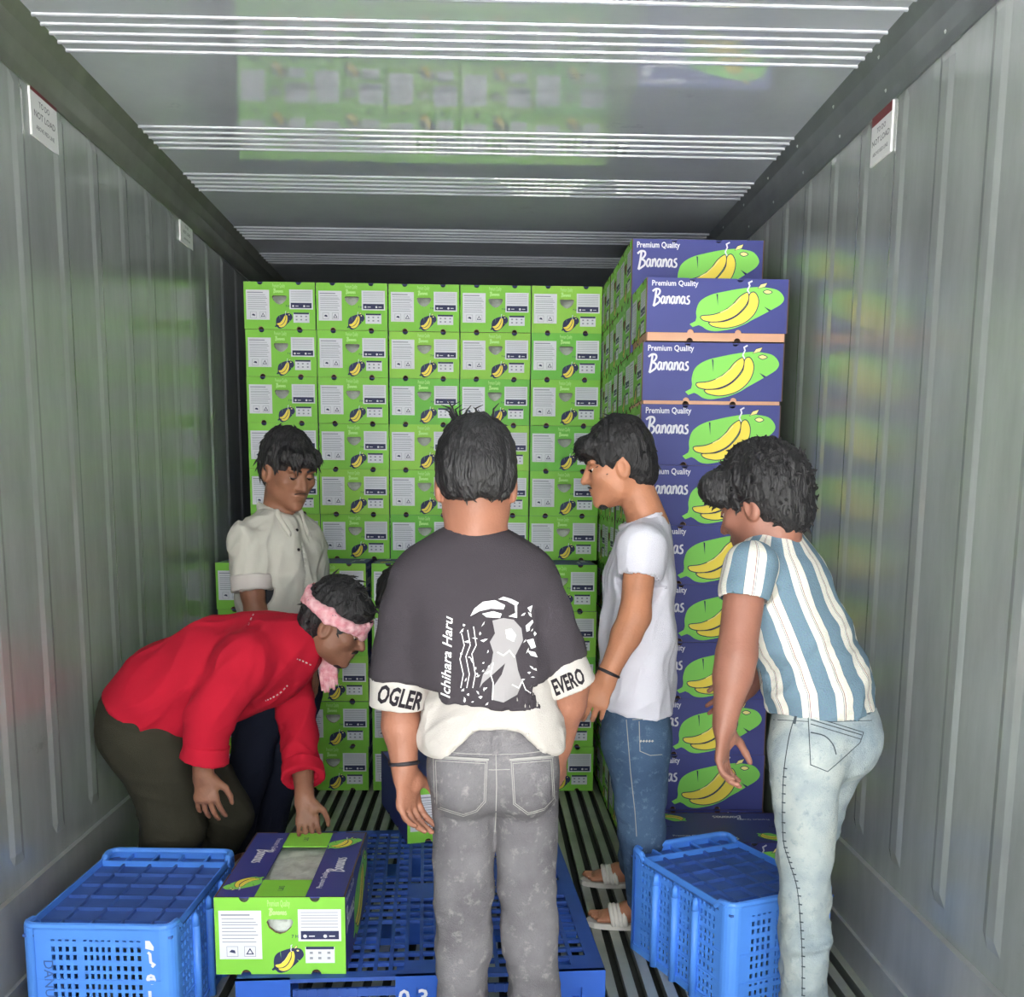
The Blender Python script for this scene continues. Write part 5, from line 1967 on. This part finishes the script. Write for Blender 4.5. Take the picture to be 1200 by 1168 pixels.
    solid('trousers', J, ol, root, 1, disp=lambda v: folds(v, (1, 0, -0.3), 0.007, 9, 3, 19))
    for h_, k_, a_ in legs:
        sandal(root, V3(a_[0], a_[1], 0), fw, V3(-fw[1], fw[0], 0))
man_red()

# ---------------- man in the white shirt, side on
def man_white():
    D = 3.06
    fw = nrm((-1.0, 0.06, 0)); ul = V3(-fw[1], fw[0], 0)       # his left is towards the camera
    base = V3(P(748, 1070, D)[0], D, 0)
    sk = skin('skin_light_brown', (182, 124, 94))
    hc = P(725, 546, D)
    M = frame((-0.985, 0.05, -0.19))
    B = Field((base[0]-0.42, D-0.38, -0.01), (base[0]+0.30, D+0.52, 1.62), 0.0045)
    sdf_head(B, hc, M, 1.0)
    nb_ = P(760, 615, D)
    B.seg(hc+M@V3(0, -0.035, -0.055), nb_, 0.052, 0.060, 0.02)
    B.chain([(nb_-V3(0, 0, 0.04), 0.06, 1.5), (P(750, 680, D), 0.075, 1.4), (P(746, 840, D), 0.075, 1.3)], 0.03, ul)
    ls, le, lw = P(752, 642, D-0.155), P(744, 722, D-0.20), P(711, 793, D-0.22)
    rs, re, rw = P(744, 645, D+0.155), P(722, 722, D+0.22), P(716, 790, D+0.20)
    for s_, e_, w_ in ((ls, le, lw), (rs, re, rw)):
        B.seg(s_, e_, 0.047, 0.043, 0.02); B.seg(e_, lerp(e_, w_, 0.3), 0.043, 0.041, 0.02); B.seg(lerp(e_, w_, 0.3), w_, 0.041, 0.027, 0.02)
    sdf_hand(B, lw, V3(-0.38, 0.02, -0.92), V3(0.22, 0.97, 0), +1, (0.30, 0.35, 0.25), 1.02, spread=0.08, thumb=0.4)
    sdf_hand(B, rw, V3(-0.2, 0.0, -1), V3(0.2, -0.9, 0), -1, (0.3, 0.35, 0.25), 1.0)
    hip = P(745, 862, D)
    legs = ((P(746, 868, D-0.075), P(752, 975, D-0.05), V3(0.575, 3.078, 0.09)),
            (P(744, 868, D+0.085), P(752, 965, D+0.22), V3(0.590, 3.420, 0.09)))
    fts = []
    for h_, k_, a_ in legs:
        B.seg(h_, k_, 0.058, 0.044, 0.02); B.seg(k_, a_, 0.044, 0.030, 0.02)
        fts.append(foot(B, a_, (-1, 0.05, 0)))
    root, _, _ = person(B, sk, base, 'man in a white short-sleeved shirt and blue jeans standing side on, head bowed')
    def hair(F, T, M_, s):
        hair_base(F, T, M_, s, up=0.016, nape=-0.065)
        for x in (-0.04, 0, 0.04):
            F.ell(T((x, 0.080-abs(x)*0.25, 0.070)), np.array([0.036, 0.040, 0.034])*s, M_, 0.016)
            F.ell(T((x, 0.092-abs(x)*0.3, 0.054)), np.array([0.024, 0.014, 0.018])*s, M_, 0.012)
        F.ell(T((0, -0.072, -0.025)), np.array([0.054, 0.030, 0.040])*s, M_, 0.03)
    T, ho, hv, hf = head_parts(root, hc, M, 1.0, hair, moustache=0.6, beard=1, seed=14)
    tuft_part(root, ho, hv, hf, lambda p: M@V3(0, 0.85, -0.3), 0.022, 460, r=0.0032, jit=0.28, lift=0.10, seed=9)
    wh = cloth('white_shirt_cotton', (214, 212, 222), var=0.04)
    S = Field((base[0]-0.30, D-0.34, 0.70), (base[0]+0.26, D+0.34, 1.38), 0.005)
    S.chain([(nb_-V3(0, 0, 0.01), 0.062, 1.2), (P(754, 640, D), 0.080, 1.75), (P(750, 675, D), 0.098, 1.5), (P(748, 740, D), 0.105, 1.4), (P(746, 800, D), 0.105, 1.38), (P(745, 850, D), 0.108, 1.35)], 0.03, ul)
    for s_, e_ in ((ls, le), (rs, re)):
        S.seg(nb_-V3(0, 0, 0.03), s_, 0.05, 0.060, 0.03)
        c_, n_ = lerp(s_, e_, 0.42), nrm(e_-s_+V3(-0.02, 0, 0))
        S.seg(s_, c_-n_*0.03, 0.062, 0.060, 0.03)
        S.seg(c_-n_*0.04, c_+n_*0.06, 0.049, 0.052, 0.0, op='s')
        S.cut(c_, n_, 0.10)
    hem = P(745, 832, D)
    S.seg(hem-V3(0, 0, 0.1), hem+V3(0, 0, 0.02), 0.098, 0.094, 0.0, ul, 1.36, op='s')
    S.cut(hem, V3(-0.22, 0, -1), 0.24)
    S.ell(nb_+V3(-0.025, 0, 0.030), (0.066, 0.064, 0.042), frame((-0.9, 0, -0.35)), 0.006, 's')
    so_, sv, sf = solid('shirt', S, wh, root, 3, disp=lambda v: folds(v, (0.25, 0, 1), 0.0085, 12, 3.5, 29)*np.clip((1.30-v[:, 2])/0.2, 0.4, 1)+0.002*vnoise(v*24, 2))
    K = Field(nb_-0.12, nb_+0.12, 0.0045)
    c0 = nb_+V3(-0.022, 0, 0.012)
    ax = nrm((-0.35, 0, 0.9)); v_ = np.cross(ax, ul)
    for k in range(18):
        a0, a1 = 2*math.pi*k/18, 2*math.pi*(k+1)/18
        K.seg(c0+0.066*(math.cos(a0)*ul+math.sin(a0)*v_), c0+0.066*(math.cos(a1)*ul+math.sin(a1)*v_), 0.0065, 0.0065, 0.002, ax, 1.8)
    solid('collar', K, wh, so_, 1)
    p = Print2D()
    p.rect(708, -661, 715, -657, 0, 1)
    decal('chest_tag', p, [BANDM], so_, camray, sv, sf, 0.002, 8)
    bl = denim('blue_denim', (58, 78, 104), (84, 108, 136), (120, 142, 164), 5)
    J = Field((base[0]-0.30, D-0.30, 0.02), (base[0]+0.30, D+0.52, 0.98), 0.006)
    J.chain([(P(745, 825, D), 0.098, 1.38), (hip, 0.106, 1.3)], 0.02, ul)
    for h_, k_, a_ in legs:
        J.seg(h_, k_, 0.096, 0.066, 0.03); J.seg(k_, V3(a_[0], a_[1], 0.07), 0.066, 0.056, 0.02)
    J.cut(P(745, 820, D), V3(0, 0, 1))
    jo, jv, jf = solid('jeans', J, bl, root, 1, disp=lambda v: folds(v, (1, 0, 0.3), 0.005, 11, 3, 37)*np.clip((0.85-v[:, 2])/0.25, 0.2, 1))
    p = Print2D()
    p.stroke([(734, -843), (737, -880), (739, -905), (744, -950), (746, -980)], 0.9, 0, 1)
    p.stroke([(741, -843), (760, -842), (780, -833)], 0.9, 0, 1)
    p.stroke([(749, -845), (750, -880), (762, -885), (776, -884)], 0.9, 0, 1)
    for k in range(5):
        p.stroke([(750+k*3.4, -869), (752+k*3.4, -867.5)], 2.2, 1, 1.4)
    decal('jeans_stitching', p, [THREAD, WCLOTH], jo, camray, jv, jf, 0.002, 8)
    bracelet(root, lerp(le, lw, 0.93), lw-le, 0.030)
    for a, d, sd in fts:
        sandal(root, a, d, sd)
man_white()

# ---------------- man in the striped shirt at the right wall
def man_striped():
    D = 2.45
    fw = nrm((-0.75, 0.66, 0)); ul = V3(-fw[1], fw[0], 0)      # his left: towards camera and left
    base = V3(P(945, 1200, 2.38)[0], 2.38, 0)
    sk = skin('skin_mid_brown', (140, 94, 78))
    hc = P(893, 592, D)
    M = frame((-0.72, 0.60, -0.34))
    B = Field((base[0]-0.36, D-0.40, -0.01), (base[0]+0.34, D+0.56, 1.52), 0.0045)
    sdf_head(B, hc, M, 1.02)
    nb_ = P(905, 640, D)
    B.seg(hc+M@V3(0, -0.035, -0.055), nb_, 0.052, 0.060, 0.02)
    spine = [P(905, 648, D), P(915, 690, D), P(938, 745, D), P(958, 800, D), P(962, 850, D)]
    B.chain([(spine[0], 0.065, 1.4), (spine[2], 0.075, 1.4), (spine[4], 0.08, 1.3)], 0.03, ul)
    ls, le, lw = P(876, 668, D-0.14), P(863, 768, D-0.20), P(849, 848, D-0.22)
    rs, re, rw = P(928, 668, D+0.14), P(915, 752, D+0.32), P(880, 800, D+0.42)
    for s_, e_, w_ in ((ls, le, lw), (rs, re, rw)):
        B.seg(s_, e_, 0.048, 0.043, 0.02); B.seg(e_, lerp(e_, w_, 0.3), 0.043, 0.041, 0.02); B.seg(lerp(e_, w_, 0.3), w_, 0.041, 0.027, 0.02)
    sdf_hand(B, lw, V3(-0.04, 0.0, -1), V3(0.85, -0.45, 0), +1, (0.25, 0.45, 0.35), 0.98, spread=0.04, thumb=0.6)
    sdf_hand(B, rw, V3(-0.6, 0.3, -0.7), V3(-0.5, -0.8, 0), -1, (0.3, 0.4, 0.3), 0.98)
    hip = P(962, 858, D)
    legs = ((P(944, 890, D-0.09), P(944, 1005, D-0.09), V3(P(944, 1200, 2.345)[0], 2.345, 0.09)),
            (P(972, 890, D+0.03), P(940, 1005, D), V3(P(939, 1200, 2.42)[0], 2.420, 0.09)))
    fts = []
    for h_, k_, a_ in legs:
        B.seg(h_, k_, 0.058, 0.042, 0.02); B.seg(k_, a_, 0.042, 0.030, 0.02)
        fts.append(foot(B, a_, (-0.45, -0.9, 0) if len(fts) == 0 else (0.3, -0.9, 0)))
    root, _, _ = person(B, sk, base, 'man in a blue and white striped shirt stooping at the right wall, back to camera')
    def hair(F, T, M_, s):
        hair_base(F, T, M_, s, up=0.022, nape=-0.060)
        F.ell(T((0, -0.050, 0.040)), np.array([0.092, 0.078, 0.080])*s, M_, 0.03)
        for x in (-0.05, 0, 0.05):
            F.ell(T((x, 0.075, 0.070)), np.array([0.040, 0.044, 0.040])*s, M_, 0.02)
            F.ell(T((x, 0.088-abs(x)*0.3, 0.052)), np.array([0.028, 0.022, 0.028])*s, M_, 0.02)
        F.ell(T((0, -0.072, -0.034)), np.array([0.056, 0.034, 0.052])*s, M_, 0.03)
    T, ho, hv, hf = head_parts(root, hc, M, 1.02, hair, seed=18)
    tuft_part(root, ho, hv, hf, lambda p: V3(0, 0, -0.3), 0.017, 900, r=0.0042, jit=1.0, lift=0.30, curl=0.9, seed=11)
    # striped shirt: the stripe coordinate runs round the spine, and round the arm on the sleeve
    sm = bpy.data.materials.new('striped_cotton')
    sm.use_nodes = True
    nt = sm.node_tree
    b = nt.nodes['Principled BSDF']
    b.inputs['Roughness'].default_value = 0.9
    b.inputs['Specular IOR Level'].default_value = 0.2
    at = nt.nodes.new('ShaderNodeAttribute'); at.attribute_name = 'stripe'
    fr = nt.nodes.new('ShaderNodeMath'); fr.operation = 'FRACT'
    nt.links.new(at.outputs['Fac'], fr.inputs[0])
    rp = nt.nodes.new('ShaderNodeValToRGB'); rp.color_ramp.interpolation = 'CONSTANT'
    cr = rp.color_ramp
    wht, blu, red, gry = (218, 214, 204), (110, 134, 150), (132, 88, 84), (92, 106, 118)
    cr.elements[0].position = 0.0; cr.elements[0].color = (*lin(wht), 1)
    cr.elements[1].position = 0.225; cr.elements[1].color = (*lin(red), 1)
    for ps, c in ((0.245, wht), (0.275, gry), (0.29, wht), (0.50, blu), (0.985, gry)):
        e = cr.elements.new(ps); e.color = (*lin(c), 1)
    nt.links.new(fr.outputs[0], rp.inputs['Fac'])
    tc = nt.nodes.new('ShaderNodeTexCoord')
    nz = nt.nodes.new('ShaderNodeTexNoise'); nz.inputs['Scale'].default_value = 260
    nt.links.new(tc.outputs['Object'], nz.inputs['Vector'])
    mxx = nt.nodes.new('ShaderNodeMix'); mxx.data_type = 'RGBA'; mxx.blend_type = 'MULTIPLY'; mxx.inputs[0].default_value = 0.25
    nt.links.new(rp.outputs['Color'], mxx.inputs[6]); nt.links.new(nz.outputs['Color'], mxx.inputs[7])
    nt.links.new(mxx.outputs[2], b.inputs['Base Color'])
    bp = nt.nodes.new('ShaderNodeBump'); bp.inputs['Strength'].default_value = 0.3; bp.inputs['Distance'].default_value = 0.01
    nt.links.new(nz.outputs['Fac'], bp.inputs['Height']); nt.links.new(bp.outputs['Normal'], b.inputs['Normal'])
    S = Field((base[0]-0.36, D-0.34, 0.66), (base[0]+0.36, D+0.40, 1.34), 0.005)
    rad = [(spine[0]-V3(0, 0, -0.02), 0.066, 1.25), (lerp(spine[0], spine[1], 0.4), 0.085, 1.7), (spine[1], 0.100, 1.5), (spine[2], 0.104, 1.42), (spine[3], 0.110, 1.36), (spine[4]+V3(0.005, 0, 0), 0.122, 1.24)]
    S.chain(rad, 0.03, ul)
    SL = Field(ls-0.20, ls+0.20, 0.0045)
    for s_, e_ in ((ls, le), (rs, re)):
        S.seg(spine[0]-V3(0, 0, 0.012), s_, 0.05, 0.050 if s_ is ls else 0.056, 0.03)
        if s_ is ls:
            c_, n_ = lerp(s_, e_, 0.36), nrm(e_-s_)
            SL.seg(s_+V3(0.010, 0.008, 0.004), c_-n_*0.025, 0.0635, 0.0605, 0.02)
            SL.seg(c_-n_*0.04, c_+n_*0.06, 0.050, 0.051, 0.0, op='s')
            SL.cut(c_, n_, 0.10)
            S.cut(lerp(s_, e_, 0.1), n_, 0.085)
            continue
        c_, n_ = lerp(s_, e_, 0.36), nrm(e_-s_)
        S.seg(s_, c_-n_*0.025, 0.060, 0.057, 0.03)
        S.seg(c_-n_*0.04, c_+n_*0.06, 0.049, 0.050, 0.0, op='s')
        S.cut(c_, n_, 0.10)
    hem = P(964, 830, D)
    S.seg(hem-V3(0, 0, 0.12), hem+V3(0, 0, 0.015), 0.112, 0.104, 0.0, ul, 1.25, op='s')
    S.cut(hem, V3(0.0, 0, -1), 0.25)
    S.ell(nb_+V3(-0.01, 0.01, 0.035), (0.060, 0.060, 0.042), None, 0.006, 's')
    A0, A1 = spine[0], spine[4]
    def stripe(v, sleeve=False):
        t = np.clip((v[:, 2]-A1[2])/(A0[2]-A1[2]), 0, 1)
        zs = np.array([q[2] for q in spine[::-1]]); 
        cx_ = np.interp(v[:, 2], zs, [q[0] for q in spine[::-1]]); cy_ = np.interp(v[:, 2], zs, [q[1] for q in spine[::-1]])
        w_ = np.stack([v[:, 0]-cx_, v[:, 1]-cy_], 1)
        la = w_@ul[:2]; fo = w_@fw[:2]
        ang = np.arctan2(la/1.35, -fo)
        main = ang*0.140/0.088+0.34
        ax_ = nrm(le-ls)
        q = v-ls; tt = q@ax_
        perp = q-tt[:, None]*ax_
        da = np.linalg.norm(perp, axis=1)
        s1 = nrm(np.cross(ax_, (0, 1, 0)))
        s2 = np.cross(ax_, s1)
        arm = np.arctan2(perp@s1, (perp@s2))*0.058/0.085+0.22
        return arm if sleeve else main
    def dsp(v):
        return folds(v, (0.8, 0.2, 0.6), 0.0065, 15, 3.0, 43)*np.clip((1.26-v[:, 2])/0.25, 0.2, 1)+0.0028*vnoise(v*30, 2)
    so_, sv, sf = solid('shirt', S, sm, root, 3, disp=dsp, attrs={'stripe': stripe})
    solid('sleeve', SL, sm, so_, 2, disp=lambda v: 0.0022*vnoise(v*26, 6), attrs={'stripe': lambda v: stripe(v, True)})
    K = Field(nb_-0.12, nb_+0.12, 0.0045)
    c0 = nb_+V3(-0.008, 0.008, 0.006)
    ax = nrm((-0.30, 0.26, 0.9)); e1 = nrm(np.cross(ax, (0, 1, 0))); e2 = np.cross(ax, e1)
    for k in range(18):
        a0, a1 = 2*math.pi*k/18, 2*math.pi*(k+1)/18
        K.seg(c0+0.064*(math.cos(a0)*e1+math.sin(a0)*e2), c0+0.064*(math.cos(a1)*e1+math.sin(a1)*e2), 0.0065, 0.0065, 0.002, ax, 2.0)
    solid('collar', K, WCLOTH, so_, 1)
    wd = denim('acid_wash_denim', (130, 144, 152), (178, 184, 180), (108, 126, 138), 9)
    J = Field((base[0]-0.26, D-0.34, 0.02), (base[0]+0.36, D+0.30, 0.96), 0.0055)
    J.chain([(P(964, 825, D), 0.112, 1.24), (hip, 0.116, 1.2)], 0.02, ul)
    J.ell(P(990, 868, D-0.03), (0.085, 0.085, 0.095), None, 0.05)
    J.ell(P(950, 872, D-0.08), (0.080, 0.075, 0.09), None, 0.05)
    for i, (h_, k_, a_) in enumerate(legs):
        J.seg(h_, k_, 0.087 if i == 0 else 0.082, 0.054, 0.03)
        J.seg(k_, lerp(k_, a_, 0.5), 0.054, 0.049, 0.02); J.seg(lerp(k_, a_, 0.5), V3(a_[0], a_[1], 0.06), 0.049, 0.049, 0.02)
    J.cut(P(964, 826, D), V3(0, 0, 1))
    jo, jv, jf = solid('jeans', J, wd, root, 1, disp=lambda v: folds(v, (1, 0, 0.3), 0.0085, 13, 2.6, 47)*np.clip((0.80-v[:, 2])/0.3, 0.25, 1)+0.002*vnoise(v*26, 9))
    p = Print2D()
    q = smoothpath([(932, -838), (925, -862), (919, -900), (917, -940), (918, -985), (925, -1010), (934, -1040), (938, -1080), (940, -1120), (940, -1166)], 4, closed=False)
    p.stroke(q, 1.1, 0, 1)
    for a in q[8::1]:
        p.stroke([(a[0]-1, a[1]), (a[0]+3.5, a[1]-0.7)], 1.5, 0, 1)
    p.stroke([(908, -835), (960, -838), (1020, -836)], 1.0, 0, 1)
    p.stroke([(906, -843), (960, -846), (1022, -844)], 0.8, 0, 1)
    p.stroke([(933, -836), (931, -848)], 3.0, 0, 1)
    decal('seam_stitching', p, [DTHREAD], jo, camray, jv, jf, 0.002, 6)
    p = Print2D()
    pts = [(947, -838), (1012, -858), (1008, -870), (984, -892), (970, -904), (950, -896)]
    p.poly(pts[::-1], 0, 1)
    p.stroke(pts, 1.0, 1, 2, closed=True)
    p.stroke([(950, -843), (1010, -861)], 1.2, 1, 2); p.stroke([(950, -848), (1009, -866)], 1.0, 1, 2)
    p.stroke(smoothpath([(950, -858), (966, -862), (976, -872), (980, -884)], 4, closed=False), 1.4, 1, 2)
    decal('back_pocket', p, [wd, DTHREAD], jo, camray, jv, jf, 0.003, 6)
    for a, d, sd in fts:
        sandal(root, a, d, sd)
man_striped()

# ---------------- man hidden behind the one in black, stooping over the far carton
def man_hidden():
    D = 4.14
    fw = nrm((-0.1, -1, 0)); ul = V3(-fw[1], fw[0], 0)
    base = V3(P(560, 970, D)[0], D, 0)
    sk = skin('skin_dark_tan', (124, 84, 66))
    hc = P(471, 708, 3.62)
    M = frame((-0.25, -0.80, -0.62))
    B = Field((base[0]-0.55, 3.30, -0.01), (base[0]+0.36, D+0.28, 1.20), 0.0055)
    sdf_head(B, hc, M, 0.98)
    nb_ = P(505, 712, 3.76)
    B.seg(hc+M@V3(0, -0.035, -0.055), nb_, 0.050, 0.056, 0.02)
    pel = P(555, 790, D)
    B.chain([(nb_, 0.06, 1.3), (lerp(nb_, pel, 0.4), 0.08, 1.4), (pel, 0.085, 1.3)], 0.03, ul)
    arms = ((nb_+ul*0.15+V3(0, 0, -0.06), P(545, 815, 3.80), V3(0.04, 3.74, 0.455)), (nb_-ul*0.15+V3(0.05, 0, -0.06), P(487, 815, 3.82), V3(-0.10, 3.74, 0.455)))
    for i, (s_, e_, w_) in enumerate(arms):
        B.seg(s_, e_, 0.042, 0.038, 0.02); B.seg(e_, w_, 0.038, 0.026, 0.02)
        sdf_hand(B, w_, V3(0.0, -0.75, -0.35), V3(0, -0.4, -0.9), 1 if i == 0 else -1, (0.3, 0.4, 0.3), 0.95)
    for sg in (-1, 1):
        h_ = pel+ul*sg*0.09-V3(0, 0, 0.05)
        k_ = V3(h_[0], h_[1]-0.05, 0.42); a_ = V3(h_[0], h_[1]+0.02, 0.09)
        B.seg(h_, k_, 0.058, 0.044, 0.02); B.seg(k_, a_, 0.044, 0.030, 0.02)
        foot(B, a_, fw)
    root, _, _ = person(B, sk, base, 'dark-haired man stooping over the far carton, almost hidden behind the man in black')
    def hair(F, T, M_, s):
        hair_base(F, T, M_, s, up=0.018, nape=-0.060)
        F.ell(T((0, 0.070, 0.075)), np.array([0.060, 0.044, 0.036])*s, M_, 0.02)
    T, ho, hv, hf = head_parts(root, hc, M, 0.98, hair, seed=24)
    tc_ = cloth('dark_blue_cotton', (40, 46, 74))
    S = Field((base[0]-0.5, 3.45, 0.50), (base[0]+0.36, D+0.28, 1.2), 0.0065)
    S.chain([(nb_-V3(0, -0.02, 0.01), 0.066, 1.2), (lerp(nb_, pel, 0.25), 0.105, 1.5), (lerp(nb_, pel, 0.6), 0.112, 1.4), (pel+V3(0, 0, 0.02), 0.120, 1.3)], 0.03, ul)
    for s_, e_, w_ in arms:
        S.seg(lerp(nb_, pel, 0.15), s_, 0.06, 0.06, 0.03); S.seg(s_, lerp(s_, e_, 0.7), 0.060, 0.054, 0.03)
        S.cut(lerp(s_, e_, 0.5), nrm(e_-s_), 0.07)
    solid('shirt', S, tc_, root, 1, disp=lambda v: folds(v, (0, 0.7, 0.7), 0.006, 12, 3, 51))
    J = Field((base[0]-0.32, 3.80, 0.02), (base[0]+0.36, D+0.30, 0.95), 0.0065)
    J.chain([(pel+V3(0, 0, 0.03), 0.115, 1.3), (pel-V3(0, 0, 0.06), 0.118, 1.25)], 0.02, ul)
    for sg in (-1, 1):
        h_ = pel+ul*sg*0.085-V3(0, 0, 0.05)
        k_ = V3(h_[0], h_[1]-0.05, 0.42); a_ = V3(h_[0], h_[1]+0.02, 0.06)
        J.seg(h_, k_, 0.090, 0.070, 0.03); J.seg(k_, a_, 0.070, 0.058, 0.02)
    solid('trousers', J, cloth('black_trouser_cloth', (40, 40, 46)), root, 1)
    for sg in (-1, 1):
        h_ = pel+ul*sg*0.09
        sandal(root, V3(h_[0], h_[1]+0.02, 0), fw, V3(-fw[1], fw[0], 0))
man_hidden()
